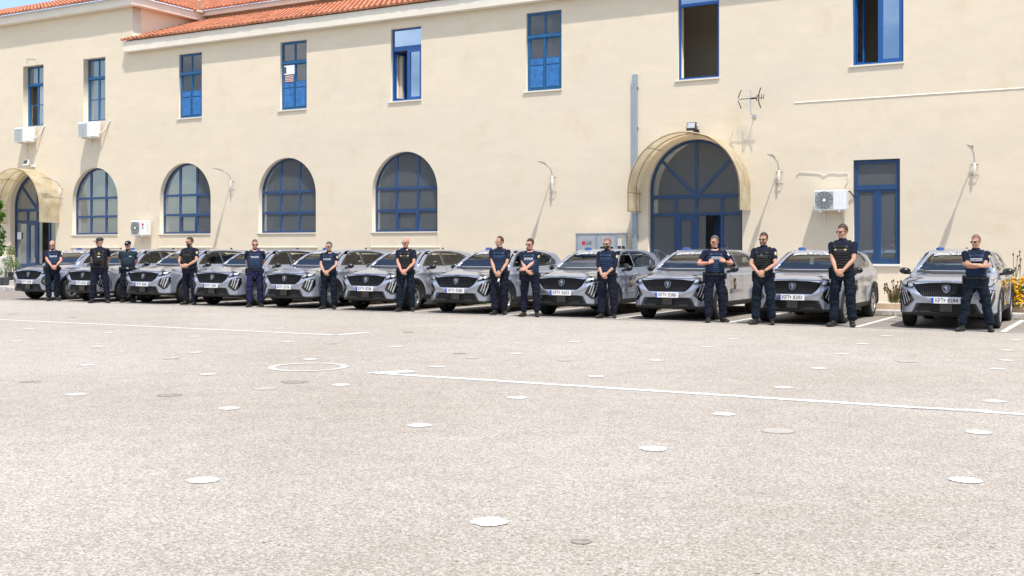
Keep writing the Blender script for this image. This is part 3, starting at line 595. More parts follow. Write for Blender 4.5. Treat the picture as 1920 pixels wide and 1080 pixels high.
# large ground-standing outdoor unit
xa = XatY(1157, 27.55); e = empty('outdoor_unit', (xa - .62, 27.9, .235), 0, 'large grey ground-standing outdoor air conditioning unit with LG lettering against the wall', 'outdoor unit'); h = W(1157, 436, 27.55)[1] - .235
MB().box(-.60, .60, -.33, .33, .02, h - .04).build('casing', 'offwhite', e); MB().box(-.64, .64, -.36, .36, h - .038, h).build('lid', 'galv', e, bevel=.008)
fp = MB()
for x in (-.62, -.02, .57): fp.box(x, x + .05, -.352, -.30, .0, h - .04)
for x in (-.62, .57): fp.box(x, x + .05, .29, .35, .0, h - .04)
fp.build('frame_post', 'greymetal', e); MB().box(-.565, -.025, -.34, -.331, .1, h - .07).box(.035, .565, -.34, -.331, .1, h - .07).build('front_panel', 'galv', e)
g = MB(); g.box(.12, .50, -.344, -.3405, h - .62, h - .38).box(.601, .604, -.26, -.05, h - .62, h - .36).box(.601, .604, .0, .22, h - .62, h - .36).box(.601, .604, -.26, .22, h - .95, h - .68).box(.12, .50, -.344, -.3405, h - 1.0, h - .68); g.build('vent', 'black', e)
MB().lathe([(-.3455, 0), (-.3455, .055), (-.341, .055), (-.341, 0)], 24, 'Y', (-.38, 0, h - .28)).build('logo', 'lg_red', e)
o = link('lettering', text_mesh('LG', .125, .004), 'darkgrey', e); o.location = (-.22, -.3435, h - .28)
# cable duct
dx = XatY(1192, YW); dz = W(1192, 140)[1]
e = empty('cable_duct', (dx, YW, .235), 0, 'tall blue-grey metal cable duct fixed to the wall left of the arched door', 'cable duct')
MB().box(-.065, .065, -.10, -.003, 0, dz - .235).build('duct', 'greymetal', e, bevel=.006)
c_ = MB()
for k in (1.6, 3.1, 4.6, 5.7): c_.box(-.09, .09, -.07, -.002, k, k + .03)
c_.build('clamp', 'rust', e)
# wall lamps on bent arms
lamps = [((82, 338), (116, 352), 376, 'wall street lamp on a bent arm beside the canopy of the left door'), ((404, 322), (436, 338), 360, 'wall street lamp between the second and third arched windows'),
         ((1014, 304), (1038, 330), 365, 'wall street lamp on the blank wall right of the fourth arched window'), ((1447, 295), (1462, 320), 350, 'wall street lamp right of the arched door canopy'), ((1828, 287), (1828, 306), 334, 'rightmost wall street lamp, seen end-on, near the right edge')]
proto = None
for (hd, br, bot, lab) in lamps:
    X, zt = W(br[0], br[1]); zb = W(br[0], bot)[1]
    e = empty('wall_lamp', (X, YW, zb), 0, lab, 'lamp', 'street lamps on arms along the facade'); hh = zt - zb
    MB().tube([(0, -.09, 0), (0, -.09, hh)], .026, n=10).build('bracket_tube', 'offwhite', e, smooth=True)
    c_ = MB()
    for zz in (.06, hh - .05): c_.box(-.085, .085, -.075, -.062, zz, zz + .018).tube([(-.075, -.07, zz + .01), (-.075, 0, zz + .01)], .008, n=5).tube([(.075, -.07, zz + .01), (.075, 0, zz + .01)], .008, n=5)
    c_.build('clamp', 'rust', e)
    MB().tube([(0, -.09, hh - .1), (0, -.10, hh + .08), (0, -.20, hh + .20), (0, -.50, hh + .30)], .017, n=8).build('arm', 'galv', e, smooth=True)
    MB().tube([(0, -.48, hh + .295), (0, -.56, hh + .32), (0, -.64, hh + .335), (0, -.90, hh + .36), (0, -.96, hh + .36)], [(.022, .018), (.04, .024), (.068, .020), (.068, .014), (.04, .010)], n=12, side=(1, 0, 0)).build('lamp_head', 'galv', e, smooth=True)
# floodlights
def flood(px, py, s, m, label, lens):
    Yf = YW - .35; X, z = W(px, py, Yf); e = empty('floodlight', (X, YW, z), 0, label, 'floodlight')
    M = Matrix.Translation((0, -.35, 0)) @ Matrix.Rotation(R(-18), 4, 'X')
    MB().box(-s, s, -.03, .03, -s * .85, s * .85, M).build('housing', m, e, bevel=.01); MB().box(-s * .82, s * .82, -.036, -.031, -s * .45, s * .7, M).build('lens', lens, e)
    MB().tube([(s + .01, -.34, 0), (s + .012, -.30, -.04), (0.05, -.16, -.10), (0, -.0, -.10)], .014, n=6).box(-.05, .09, -.10, -.002, -.15, -.06).build('bracket', m, e)
flood(1296.5, 237, .13, 'black', 'black square floodlight above the canopy of the arched door', 'galv'); flood(49, 305, .13, 'white', 'white floodlight above the canopy of the left door', 'darkgrey')
# tv antenna
X, z = W(1415, 218); e = empty('antenna', (X, YW, z), 0, 'black and silver television aerial on a short mast above the right wall lamp', 'antenna')
MB().tube([(0, 0, 0), (0, -.30, .02), (0, -.34, .10), (0, -.34, .62)], .014, n=6).box(-.05, .05, -.02, -.002, -.05, .05).build('mast', 'galv', e)
zc = .42; bm_ = MB().tube([(-.30, -.36, zc), (.34, -.36, zc)], .010, n=5).box(.02, .16, -.38, -.34, zc - .02, zc + .02); bm_.build('boom', 'black', e)
rf = MB()
for s_ in (1, -1):
    rf.tube([(-.33, -.36, zc + s_ * .03), (-.25, -.34, zc + s_ * .24)], .012, n=5); rf.tube([(.20, -.36, zc + s_ * .03), (.27, -.36, zc + s_ * .26)], .014, n=5)
for k in range(4): x = .16 + .06 * k; rf.tube([(x, -.36, zc - .08 + .012 * k), (x + .012, -.36, zc + .09)], .008, n=5)
rf.build_all('element', 'black', e)
gr = MB()
for k in range(9): z_ = zc - .22 + k * .055; gr.tube([(-.24 + .03 * abs(k - 4) / 4, -.30, z_), (.1, -.30, z_)], .003, n=4)
gr.build('reflector_grid', 'galv', e)
# telephone bracket above first upper window
cable([(51, 121), (52, 109), (69, 109), (70, 120)], .007, 'offwhite', 'small pale wire bracket above the leftmost upper window')

# ------------------------------------------------------------------ plants
def leaf_mesh(blobs, n, size, seed, flat=.5):
    rnd = random.Random(seed); m = MB()
    for _ in range(n):
        c, r = rnd.choice(blobs)
        while True:
            p = Vector((rnd.uniform(-1, 1), rnd.uniform(-1, 1), rnd.uniform(-1, 1)))
            if p.length <= 1: break
        p = Vector(c) + Vector((p.x * r[0], p.y * r[1], p.z * r[2])); s = size * rnd.uniform(.6, 1.3)
        a = Vector((rnd.gauss(0, 1), rnd.gauss(0, 1), rnd.gauss(0, .6))).normalized(); b = a.cross(Vector((rnd.gauss(0, 1), rnd.gauss(0, 1), rnd.gauss(0, 1)))).normalized()
        m.add([p - a * s, p + b * s * flat - a * s * .1, p + a * s, p - b * s * flat - a * s * .1], [(0, 1, 2, 3)])
    return m
def leafm(name, c1, c2, tr=.35):
    m = bpy.data.materials.new(name); m.use_nodes = True; t = m.node_tree; t.nodes.clear(); l = t.links.new; o = t.nodes.new('ShaderNodeOutputMaterial')
    n = t.nodes.new('ShaderNodeTexNoise'); n.inputs['Scale'].default_value = 9.; tcn = t.nodes.new('ShaderNodeTexCoord'); l(tcn.outputs['Object'], n.inputs['Vector']); r = t.nodes.new('ShaderNodeValToRGB')
    r.color_ramp.elements[0].position = .35; r.color_ramp.elements[1].position = .65; r.color_ramp.elements[0].color = (*c1, 1); r.color_ramp.elements[1].color = (*c2, 1); l(n.outputs['Fac'], r.inputs[0])
    d = t.nodes.new('ShaderNodeBsdfDiffuse'); q = t.nodes.new('ShaderNodeBsdfTranslucent'); x = t.nodes.new('ShaderNodeMixShader'); x.inputs[0].default_value = tr
    l(r.outputs[0], d.inputs[0]); l(r.outputs[0], q.inputs[0]); l(d.outputs[0], x.inputs[1]); l(q.outputs[0], x.inputs[2]); l(x.outputs[0], o.inputs[0]); MATS[name] = m
leafm('leaf', (.05, .14, .02), (.13, .28, .05)); leafm('leaf_dry', (.16, .15, .07), (.30, .26, .13)); leafm('petal_yellow', (.85, .42, .01), (.9, .58, .03), .2); leafm('petal_orange', (.75, .22, .01), (.85, .34, .02), .2); leafm('leaf_pale', (.16, .24, .09), (.32, .40, .18)); leafm('petal_pink', (.7, .15, .22), (.8, .3, .35)); leafm('petal_purple', (.16, .09, .08), (.26, .15, .12))
# yellow flowering bush at the right edge
bx = XatY(1912, 26.9)
e = empty('flower_bush', (bx, 26.95, .2), 0, 'bushy yellow and orange flowering shrub behind the rightmost car', 'bush')
bl = [((0, 0, .35), (.48, .3, .34)), ((-.30, 0, .48), (.22, .25, .30)), ((.35, 0, .45), (.35, .3, .38)), ((.1, 0, .15), (.5, .32, .2)), ((.9, 0, .4), (.5, .3, .42)), ((-.33, -.05, .2), (.22, .22, .26))]
leaf_mesh(bl, 2600, .035, 3).build('foliage', 'leaf', e)
def flowers(n, seed):
    rnd = random.Random(seed); m = MB()
    for _ in range(n):
        c, r = rnd.choice(bl); w = rnd.uniform(0, 6.28); ph = math.acos(rnd.uniform(-.45, 1)); d = Vector((math.sin(ph) * math.cos(w), -abs(math.sin(ph) * math.sin(w)) if rnd.random() < .8 else math.sin(ph) * math.sin(w), math.cos(ph)))
        p = Vector(c) + Vector((d.x * r[0] * 1.05, d.y * r[1] * 1.1, d.z * r[2] * 1.04)); m.ell(p, (.03, .03, .018), nu=6, nv=4)
    return m
flowers(620, 8).build('blossom', 'petal_yellow', e); flowers(150, 9).build('blossom', 'petal_orange', e)
def stalks(name, px, Y, n, h, spread, label, seed, leafy=True, z0=.235, lm='leaf_dry'):
    rnd = random.Random(seed); x = XatY(px, Y); e = empty(name, (x, Y, z0), 0, label, 'plant'); m = MB(); lf = []; hd = MB()
    for k in range(n):
        bx_, by_ = rnd.uniform(-.1, .1), rnd.uniform(-.1, .1); t = Vector((bx_ + rnd.uniform(-1, 1) * spread, by_ + rnd.uniform(-.5, .5) * spread, h * rnd.uniform(.55, 1)))
        m.tube([(bx_, by_, 0), (bx_ * .5 + t.x * .5, t.y * .5, t.z * .55), t], .006, n=4)
        hd.ell(t, (.018, .018, .035), nu=6, nv=4); lf.append(((t.x * .5, t.y * .4, t.z * .45), (.07, .07, t.z * .42)))
        if k % 2: hd.ell(t - Vector((.01, 0, .08)), (.014, .014, .02), nu=6, nv=4)
    m.build('stem', 'leaf_dry', e); hd.build_all('seed_head', 'petal_purple', e)
    if leafy: leaf_mesh(lf, n * 34, .03, seed, .2).build('foliage', lm, e)
stalks('dry_shrub', 1681, 27.1, 34, .55, .24, 'small dry purplish shrub left of the rightmost car', 4, lm='leaf_dry')
stalks('flower_stalk', 1892, 27.3, 12, 1.02, .34, 'tall dry flower stalks rising behind the right mirror of the rightmost car', 6, False); stalks('flower_stalk', 1911, 27.5, 5, 1.35, .05, 'tallest pair of dry flower stalks above the yellow bush', 11, False)
# weeds along the foot of the kerb
rnd = random.Random(12); m = MB(); md = MB()
for _ in range(7000):
    x = rnd.uniform(-34, 3); dens = .5 + .5 * math.sin(x * 1.3) * math.sin(x * .47 + 1); 
    if rnd.random() > max(.08, dens) : continue
    green = (math.sin(x * .8 + 2) > .1 and -22 < x < -11)
    y = KY - abs(rnd.gauss(0, .12)) + .02; h = rnd.uniform(.02, .11 if green else .05); a = rnd.uniform(0, 3.14); s = .012
    (m if green else md).add([(x - s * math.cos(a), y - s * math.sin(a), .004), (x + s * math.cos(a), y + s * math.sin(a), .004), (x + rnd.uniform(-.05, .05), y + rnd.uniform(-.05, .05), h)], [(0, 1, 2)])
tag(m.build('grass', 'leaf_pale'), 'green weeds growing along the foot of the kerb under the cars', 'weeds', kind='stuff'); tag(md.build('dry_grass', 'leaf_dry'), 'dry straw-coloured weeds along the foot of the kerb', 'weeds', kind='stuff')
# pots by the left door
def pot(px, Y, r, h, m, label, plants, z0=.0, square=False, nm='potted_plant'):
    x = XatY(px, Y); e = empty(nm, (x, Y, z0), 0, label, 'potted plant')
    if square: MB().box(-r, r, -r, r, 0, h).build('pot', m, e, bevel=.02)
    else: MB().lathe([(0, 0), (0, r * .78), (h * .85, r), (h * .85, r * 1.06), (h, r * 1.06), (h, r * .92), (h - .04, r * .9), (h - .04, 0)], 24, 'Z').build('pot', m, e, smooth=False)
    MB().box(-r * .6, r * .6, -r * .6, r * .6, h - .06, h - .035).build('soil', 'soil', e)
    plants(e, h)
def bushy(h0, blobs, n, s, seed, lm='leaf'):
    def f(e, h):
        leaf_mesh([((c[0], c[1], c[2] + h), r) for c, r in blobs], n, s, seed, .45).build('foliage', lm, e); m = MB()
        for c, r in blobs: m.tube([(0, 0, h - .06), (c[0] * .4, c[1] * .4, h + c[2] * .4), (c[0], c[1], h + c[2])], [.02, .014, .007], n=6)
        m.build('stem', 'rust', e)
    return f
pot(-9, 27.0, .42, .88, 'white', 'big white square planter with a tall green shrub at the left edge', bushy(0, [((0, 0, .3), (.45, .35, .35)), ((.1, 0, .8), (.32, .3, .4)), ((-.1, 0, 1.4), (.4, .3, .4)), ((.28, -.1, 1.55), (.38, .2, .12)), ((.05, 0, 1.95), (.25, .25, .25))], 1500, .075, 21), .36, True, 'planted_tree')
pot(11, 26.9, .21, .30, 'darkgrey', 'dark round pot with a sparse twiggy plant in front of the white planter', bushy(0, [((0, 0, .35), (.16, .16, .22)), ((-.08, 0, .6), (.1, .1, .12)), ((.12, 0, .5), (.1, .1, .1))], 160, .04, 22, 'leaf_pale'), .17)
pot(26.5, 27.35, .22, .30, 'darkgrey', 'dark round pot with a leafy pale green plant beside the left door', bushy(0, [((-.15, 0, .45), (.22, .2, .4)), ((-.2, 0, .8), (.18, .18, .2)), ((.1, 0, .25), (.18, .18, .2))], 420, .05, 23, 'leaf_pale'), .36)
pot(-2, 26.7, .2, .30, 'darkgrey', 'dark round pot at the very left edge', bushy(0, [((0, 0, .2), (.15, .15, .15))], 90, .04, 24), .17)
xp = XatY(31.5, 27.1); e = empty('pink_flower', (xp, 27.1, .36), 0, 'small pink flowering plant on the step before the left door', 'plant'); leaf_mesh([((0, 0, .22), (.1, .1, .12))], 70, .035, 31).build('foliage', 'leaf', e); MB().lathe([(0, 0), (0, .07), (.1, .09), (.1, 0)], 14, 'Z').build('pot', 'darkgrey', e); leaf_mesh([((0, -.03, .28), (.1, .08, .07))], 40, .03, 32, .8).build('blossom', 'petal_pink', e)
# ------------------------------------------------------------------ the patrol car (front towards -Y, origin on the ground under its centre)
def paint():
    m = mat('car_paint', (.36, .39, .465), .30, metal=.5, coat=1.0); return m
paint(); mat('clad', (.028, .029, .031), .6, spec=.4); mat('gloss_black', (.008, .008, .009), .12, coat=.6); mat('rubber', (.022, .021, .020), .85, noise=.3, nscale=30); mat('alloy', (.55, .55, .56), .3, metal=.85)
mat('chrome', (.42, .43, .45), .3, metal=1.0); mat('intake_black', (.005, .005, .006), .8, spec=.1); mat('plate_white', (.80, .80, .80), .35); mat('plate_blue', (.01, .06, .50), .4); mat('ink', (.01, .01, .012), .5); mat('interior', (.018, .018, .02), .8); mat('seat_cloth', (.035, .035, .038), .9)
mat('beacon_blue', (.004, .06, .26), .12, coat=.8); mat('decal_white', (.8, .8, .8), .5); mat('crest_brown', (.10, .045, .02), .5); mat('crest_gold', (.45, .28, .05), .4); mat('crest_green', (.12, .25, .03), .5)
mat('lamp_silver', (.45, .46, .48), .28, metal=.6); mat('drl', (.55, .57, .60), .3, metal=.2); mat('headliner', (.30, .30, .28), .9); mat('seam', (.01, .01, .01), .8)
glass('car_glass', (.70, .76, .68), 1.5); glass('windshield_glass', (.20, .31, .35), 2.2); glass('lamp_glass', (.80, .82, .85), 1.5)
def prism(poly, axis, lo, hi):
    n = len(poly); vs = []
    for w in (lo, hi):
        for (a, b) in poly: vs.append((w, a, b) if axis == 'X' else ((a, w, b) if axis == 'Y' else (a, b, w)))
    fs = [(i, (i + 1) % n, n + (i + 1) % n, n + i) for i in range(n)] + [tuple(range(n))[::-1], tuple(range(n, 2 * n))]
    return MB().add(vs, fs).mesh()
side = [(-1.98, .255), (-2.07, .27), (-2.135, .325), (-2.14, .42), (-2.155, .50), (-2.15, .64), (-2.125, .80), (-2.085, .885), (-2.03, .925), (-1.80, .975), (-1.45, 1.02), (-1.15, 1.045), (-1.04, 1.055), (-.80, 1.225), (-.56, 1.355), (-.33, 1.447), (-.17, 1.487), (0, 1.502), (.35, 1.52), (.8, 1.508), (1.25, 1.482), (1.70, 1.425), (1.77, 1.39), (1.96, 1.13), (2.07, 1.03), (2.11, .95), (2.13, .80), (2.15, .62), (2.14, .42), (2.05, .28), (1.9, .255)]
plan_h = [(.0, -2.17), (.40, -2.16), (.62, -2.12), (.76, -2.03), (.835, -1.90), (.87, -1.70), (.885, -1.4), (.885, 1.5), (.865, 1.85), (.80, 2.03), (.66, 2.12), (.3, 2.16), (0, 2.165)]
plan_p = plan_h + [(-x, y) for x, y in plan_h[::-1][1:-1]]
fr_h = [(0, .245), (.79, .25), (.86, .30), (.878, .42), (.885, .60), (.88, .82), (.862, .93), (.815, 1.02), (.76, 1.10), (.635, 1.405), (.585, 1.465), (.50, 1.498), (.25, 1.52), (0, 1.525)]
fr_p = fr_h + [(-x, z) for x, z in fr_h[::-1][1:-1]]
A = tmpobj(prism(side, 'X', -1, 1)); B = tmpobj(prism(plan_p, 'Z', -.2, 2)); C = tmpobj(prism(fr_p, 'Y', -3, 3)); WH = []
FW, RW, WR = -1.30, 1.32, .338
for o_, op in ((B, 'INTERSECT'), (C, 'INTERSECT')):
    md = A.modifiers.new('b', 'BOOLEAN'); md.operation = op; md.object = o_; md.solver = 'EXACT'
for wy in (FW, RW):
    for sx in (-1, 1):
        cyl = tmpobj(MB().lathe([(sx * .60, 0.001), (sx * .60, .395), (sx * 1.1, .395), (sx * 1.1, .001)], 48, 'X', (0, wy, WR + .01)).mesh()); WH.append(cyl)
        md = A.modifiers.new('b', 'BOOLEAN'); md.operation = 'DIFFERENCE'; md.object = cyl; md.solver = 'EXACT'
for (pl, dep) in (([(-.56, .325), (.56, .325), (.47, .475), (-.47, .475)], .07),):
    cc = tmpobj(prism(pl, 'Y', -2.3, -2.15 + dep)); WH.append(cc); md = A.modifiers.new('b', 'BOOLEAN'); md.operation = 'DIFFERENCE'; md.object = cc; md.solver = 'EXACT'
F = remesh(evaluated(A), .016, 9, .5)
for o_ in [A, B, C] + WH: bpy.data.objects.remove(o_)
a = coords(F); x, y, z = a[:, 0].copy(), a[:, 1].copy(), a[:, 2].copy(); ax = np.abs(x)
sm = lambda v, lo, hi: np.clip((v - lo) / (hi - lo), 0, 1) ** 2 * (3 - 2 * np.clip((v - lo) / (hi - lo), 0, 1))
hood = (1 - sm(y, -1.25, -.9)) * sm(z, .80, .93)
z -= hood * (.085 * np.clip(ax / .85, 0, 1) ** 3.2 - .012 * np.exp(-((ax - .45) / .12) ** 2) * sm(y, -2.1, -1.8))
# fascia relief: body-coloured band proud of the grille below, tucked chin
front = 1 - sm(y, -2.0, -1.8)
y -= front * .028 * np.exp(-((z - (.57 + .10 * np.clip(ax - .3, 0, .4) / .3)) / .05) ** 2)
y += front * .03 * sm(z, .62, .74) * (1 - sm(z, .80, .88)) * (1 - sm(ax, .35, .6))
# flanks: waist crease, scooped lower door
side_m = sm(ax, .78, .86) * sm(y, -1.9, -1.5) * (1 - sm(y, 1.7, 2.0))
sgn = np.sign(x)
x -= sgn * side_m * (.030 * np.exp(-((z - .52) / .13) ** 2) * sm(y, -.9, -.6) * (1 - sm(y, .7, .95)) + .016 * np.exp(-((z - .80) / .05) ** 2) * sm(y, -1.1, -.6) * (1 - sm(y, 1.2, 1.6)))
x += sgn * side_m * (.018 * np.exp(-((z - .92) / .04) ** 2))
for wy in (FW, RW):
    rr = np.sqrt((y - wy) ** 2 + (z - WR) ** 2); x += sgn * side_m * .022 * np.exp(-((rr - .44) / .07) ** 2)
setco(F, np.stack([x, y, z], 1))
BV = BVHTree.FromPolygons([v.co[:] for v in F.vertices], [tuple(p.vertices) for p in F.polygons])
# greenhouse openings, side view (y, z)
side_top = [(-.97, 1.095), (-.62, 1.29), (-.30, 1.415), (-.05, 1.447), (.35, 1.462), (.8, 1.448), (1.2, 1.40), (1.50, 1.30), (1.62, 1.19), (1.60, 1.14)]
def keep_faces(me, fn):
    bm = bmesh.new(); bm.from_mesh(me); bmesh.ops.delete(bm, geom=[f for f in bm.faces if not fn(f.calc_center_median())], context='FACES'); r = bpy.data.meshes.new('k'); bm.to_mesh(r); bm.free()
    r.polygons.foreach_set('use_smooth', [True] * len(r.polygons)); return r
def below(c): return c.z < 1.075 or False
def is_gh(c): return c.z > (1.045 + .02 * (c.y + 1) if c.y > -.98 else 9)     # greenhouse above the belt
BELT = lambda yy: 1.06 + .02 * (yy + 1)
rec = lambda c: abs(c.x) < .575 and .31 < c.z < .487 and -2.128 < c.y < -2.0
lower = keep_faces(F, lambda c: c.z >= .315 and not rec(c) and not is_gh(c) and not (c.y < -.99 and c.z > 1.2))
clad = keep_faces(F, lambda c: c.z < .315 or rec(c))
car = empty('patrol_car', (0, 0, 0)); P = car
def part(name, me, m, parent=None, smooth=True): return link(name, me, m, parent if parent is not None else P, smooth=smooth)
for me_, nm_, mm_ in ((lower, 'body', 'car_paint'), (clad, 'cladding', 'clad')):
    o = part(nm_, me_, mm_); o.data.materials.append(MATS['interior']); md = o.modifiers.new('s', 'SOLIDIFY'); md.thickness = .02; md.offset = -1; md.material_offset = 1; md.material_offset_rim = 0
def patch(polys, mode, name, m, step=.05, off=.004, parent=None, mirror=False):
    me = project(grid_poly(polys, step), BV, mode, off)
    return part(name, me, m, parent)
def solid(o, th=.018, inner='interior'): o.data.materials.append(MATS[inner]); md = o.modifiers.new('s', 'SOLIDIFY'); md.thickness = th; md.offset = -1; md.material_offset = 1; md.material_offset_rim = 0
# roof + pillars
YR0, YR1 = -.20, 1.70
gh = keep_faces(F, is_gh)
roofp = keep_faces(F, lambda c: c.z > 1.44 and c.y > -.30 and abs(c.x) < .60)
roof_poly = [(-.50, -.20), (-.30, -.235), (0, -.25), (.30, -.235), (.50, -.20), (.555, .0), (.575, .6), (.56, 1.2), (.53, 1.60), (.50, 1.70), (0, 1.74), (-.50, 1.70), (-.53, 1.60), (-.56, 1.2), (-.575, .6), (-.555, .0)]
o = patch([roof_poly], 'top', 'roof', 'car_paint', .06, .003); solid(o, .03, 'headliner')
win_f = [(-.66, 1.105), (-.60, 1.20), (-.40, 1.335), (-.22, 1.405), (.02, 1.432), (.17, 1.438), (.20, 1.115)]
win_r = [(.285, 1.12), (.275, 1.438), (.70, 1.43), (1.02, 1.395), (1.22, 1.34), (1.30, 1.24), (1.20, 1.155), (1.10, 1.14)]
outer_s = [(-1.02, 1.055), (-.98, 1.098), (-.62, 1.320), (-.36, 1.440), (-.20, 1.481), (0, 1.497), (.35, 1.508), (.8, 1.497), (1.25, 1.468), (1.67, 1.412), (1.745, 1.37), (1.91, 1.15), (1.97, 1.075), (1.97, 1.05)]
for md_ in ('right', 'left'):
    o = patch([outer_s, win_f, win_r], md_, 'pillar', 'car_paint', .06, .002); solid(o, .025)
    # black window surround
    sur = [(-.80, 1.085), (-.64, 1.215), (-.42, 1.36), (-.22, 1.432), (0, 1.458), (.35, 1.466), (.75, 1.457), (1.10, 1.42), (1.36, 1.35), (1.55, 1.22), (1.50, 1.13), (1.1, 1.105), (.2, 1.09)]
    patch([sur, win_f, win_r], md_, 'window_surround', 'gloss_black', .06, .007)
    g = patch([[(y_, z_) for y_, z_ in win_f]], md_, 'front_side_window', 'car_glass', .08, -.004)
    patch([win_r], md_, 'rear_side_window', 'car_glass', .08, -.004)
# windscreen: front view (x, z)
ws = [(-.665, 1.095), (-.60, 1.20), (-.50, 1.375), (-.455, 1.428), (-.2, 1.447), (0, 1.45), (.2, 1.447), (.455, 1.428), (.50, 1.375), (.60, 1.20), (.665, 1.095), (.35, 1.078), (0, 1.072), (-.35, 1.078)]
wo = [(-.76, 1.06), (-.72, 1.12), (-.64, 1.27), (-.555, 1.43), (-.50, 1.47), (-.2, 1.485), (.2, 1.485), (.50, 1.47), (.555, 1.43), (.64, 1.27), (.72, 1.12), (.76, 1.06), (.35, 1.045), (-.35, 1.045)]
o = patch([wo, ws], 'front', 'windscreen_pillar', 'car_paint', .05, .004); solid(o, .02)
gw = patch([ws], 'front', 'windscreen', 'windshield_glass', .06, -.002)
patch([[(-.68, 1.09), (-.69, 1.055), (-.35, 1.038), (.35, 1.038), (.69, 1.055), (.68, 1.09), (.35, 1.073), (-.35, 1.073)]], 'front', 'wiper_cowl', 'clad', .05, .008)
patch([[(-.62, 1.17), (-.505, 1.375), (-.46, 1.427), (-.2, 1.446), (.2, 1.446), (.46, 1.427), (.505, 1.375), (.47, 1.375), (.2, 1.393), (-.2, 1.393), (-.47, 1.375)]], 'front', 'sun_strip', 'ink', .04, .004)
tm = text_mesh('ΣΩΦΡΟΝΙΣΤΙΚΑ ΚΑΤΑΣΤΗΜΑΤΑ', .068, .0022, 1.0, xs=1.0); ta = coords(tm); sc_ = .86 / (ta[:, 0].max() - ta[:, 0].min()); ta[:, 0] *= sc_; ta[:, 2] = ta[:, 2] * .85 + 1.412 - .06 * (ta[:, 0] / .43) ** 2 * .35; setco(tm, ta)
part('windscreen_lettering', project(tm, BV, 'front', .010), 'decal_white', smooth=False)
# rear window + lights (rear view)
o = patch([[(-.66, 1.05), (-.58, 1.25), (-.52, 1.37), (.52, 1.37), (.58, 1.25), (.66, 1.05)], [(-.56, 1.09), (-.50, 1.25), (-.46, 1.33), (.46, 1.33), (.50, 1.25), (.56, 1.09)]], 'rear', 'tailgate_frame', 'gloss_black', .06, .004); solid(o, .02)
patch([[(-.57, 1.085), (-.46, 1.335), (.46, 1.335), (.57, 1.085)]], 'rear', 'rear_window', 'car_glass', .08, -.002)
patch([[(-.82, .83), (.82, .83), (.80, .93), (-.80, .93)]], 'rear', 'rear_light_bar', 'gloss_black', .06, .004)
mat('lamp_red', (.35, .01, .01), .2, coat=.5)
for s_ in (-1, 1): patch([[(s_ * .55, .84), (s_ * .81, .84), (s_ * .79, .92), (s_ * .55, .92)]], 'rear', 'rear_light', 'lamp_red', .06, .008)
# ---- front end
grille = [(-.585, .822), (-.50, .70), (-.43, .635), (-.39, .618), (.39, .618), (.43, .635), (.50, .70), (.585, .822), (.53, .848), (.30, .873), (0, .880), (-.30, .873), (-.53, .848)]
gp = patch([grille], 'front', 'grille', 'intake_black', .04, .005)
bars = []
for k in range(-14, 15):
    x0 = k * .036; top = .872 - .034 * (abs(x0) / .5) ** 2 - .004; bot = .626 + (max(0, abs(x0) - .40) * 1.25)
    xt = x0 * 1.06
    for j in range(6):
        za, zb = bot + (top - bot) * (j + .12) / 6, bot + (top - bot) * (j + .74) / 6
        xa_, xb_ = x0 + (xt - x0) * j / 6, x0 + (xt - x0) * (j + .7) / 6; w_ = .0055 if abs(x0) > .1 else .0045
        if zb - za > .006 and abs(xt) < .54: bars.append(project(plate2d([[(xa_ - w_, za), (xa_ + w_, za + .006), (xb_ + w_, zb), (xb_ - w_, zb - .006)]], 0.), BV, 'front', .010))
part('grille_bar', join(bars), mat('grille_bar', (.028, .029, .033), .5), gp, smooth=False)
def shield(cx, cz, s): return [(cx + s * a_, cz + s * b_) for a_, b_ in ((-.52, .42), (-.30, .52), (0, .56), (.30, .52), (.52, .42), (.50, 0), (.36, -.34), (0, -.62), (-.36, -.34), (-.50, 0))]
bd = patch([shield(0, .762, .138)], 'front', 'badge', 'chrome', .05, .017, gp); patch([shield(0, .762, .118)], 'front', 'badge_field', 'ink', .05, .020, bd)
lion = [(-.30, .30), (-.05, .40), (.22, .34), (.30, .12), (.18, .05), (.26, -.12), (.10, -.30), (-.02, -.42), (-.10, -.22), (-.02, -.06), (-.20, -.02), (-.10, .10), (-.30, .12)]
patch([[(a_ * .118, .762 + b_ * .118) for a_, b_ in lion]], 'front', 'badge_head', 'chrome', .05, .023, bd)
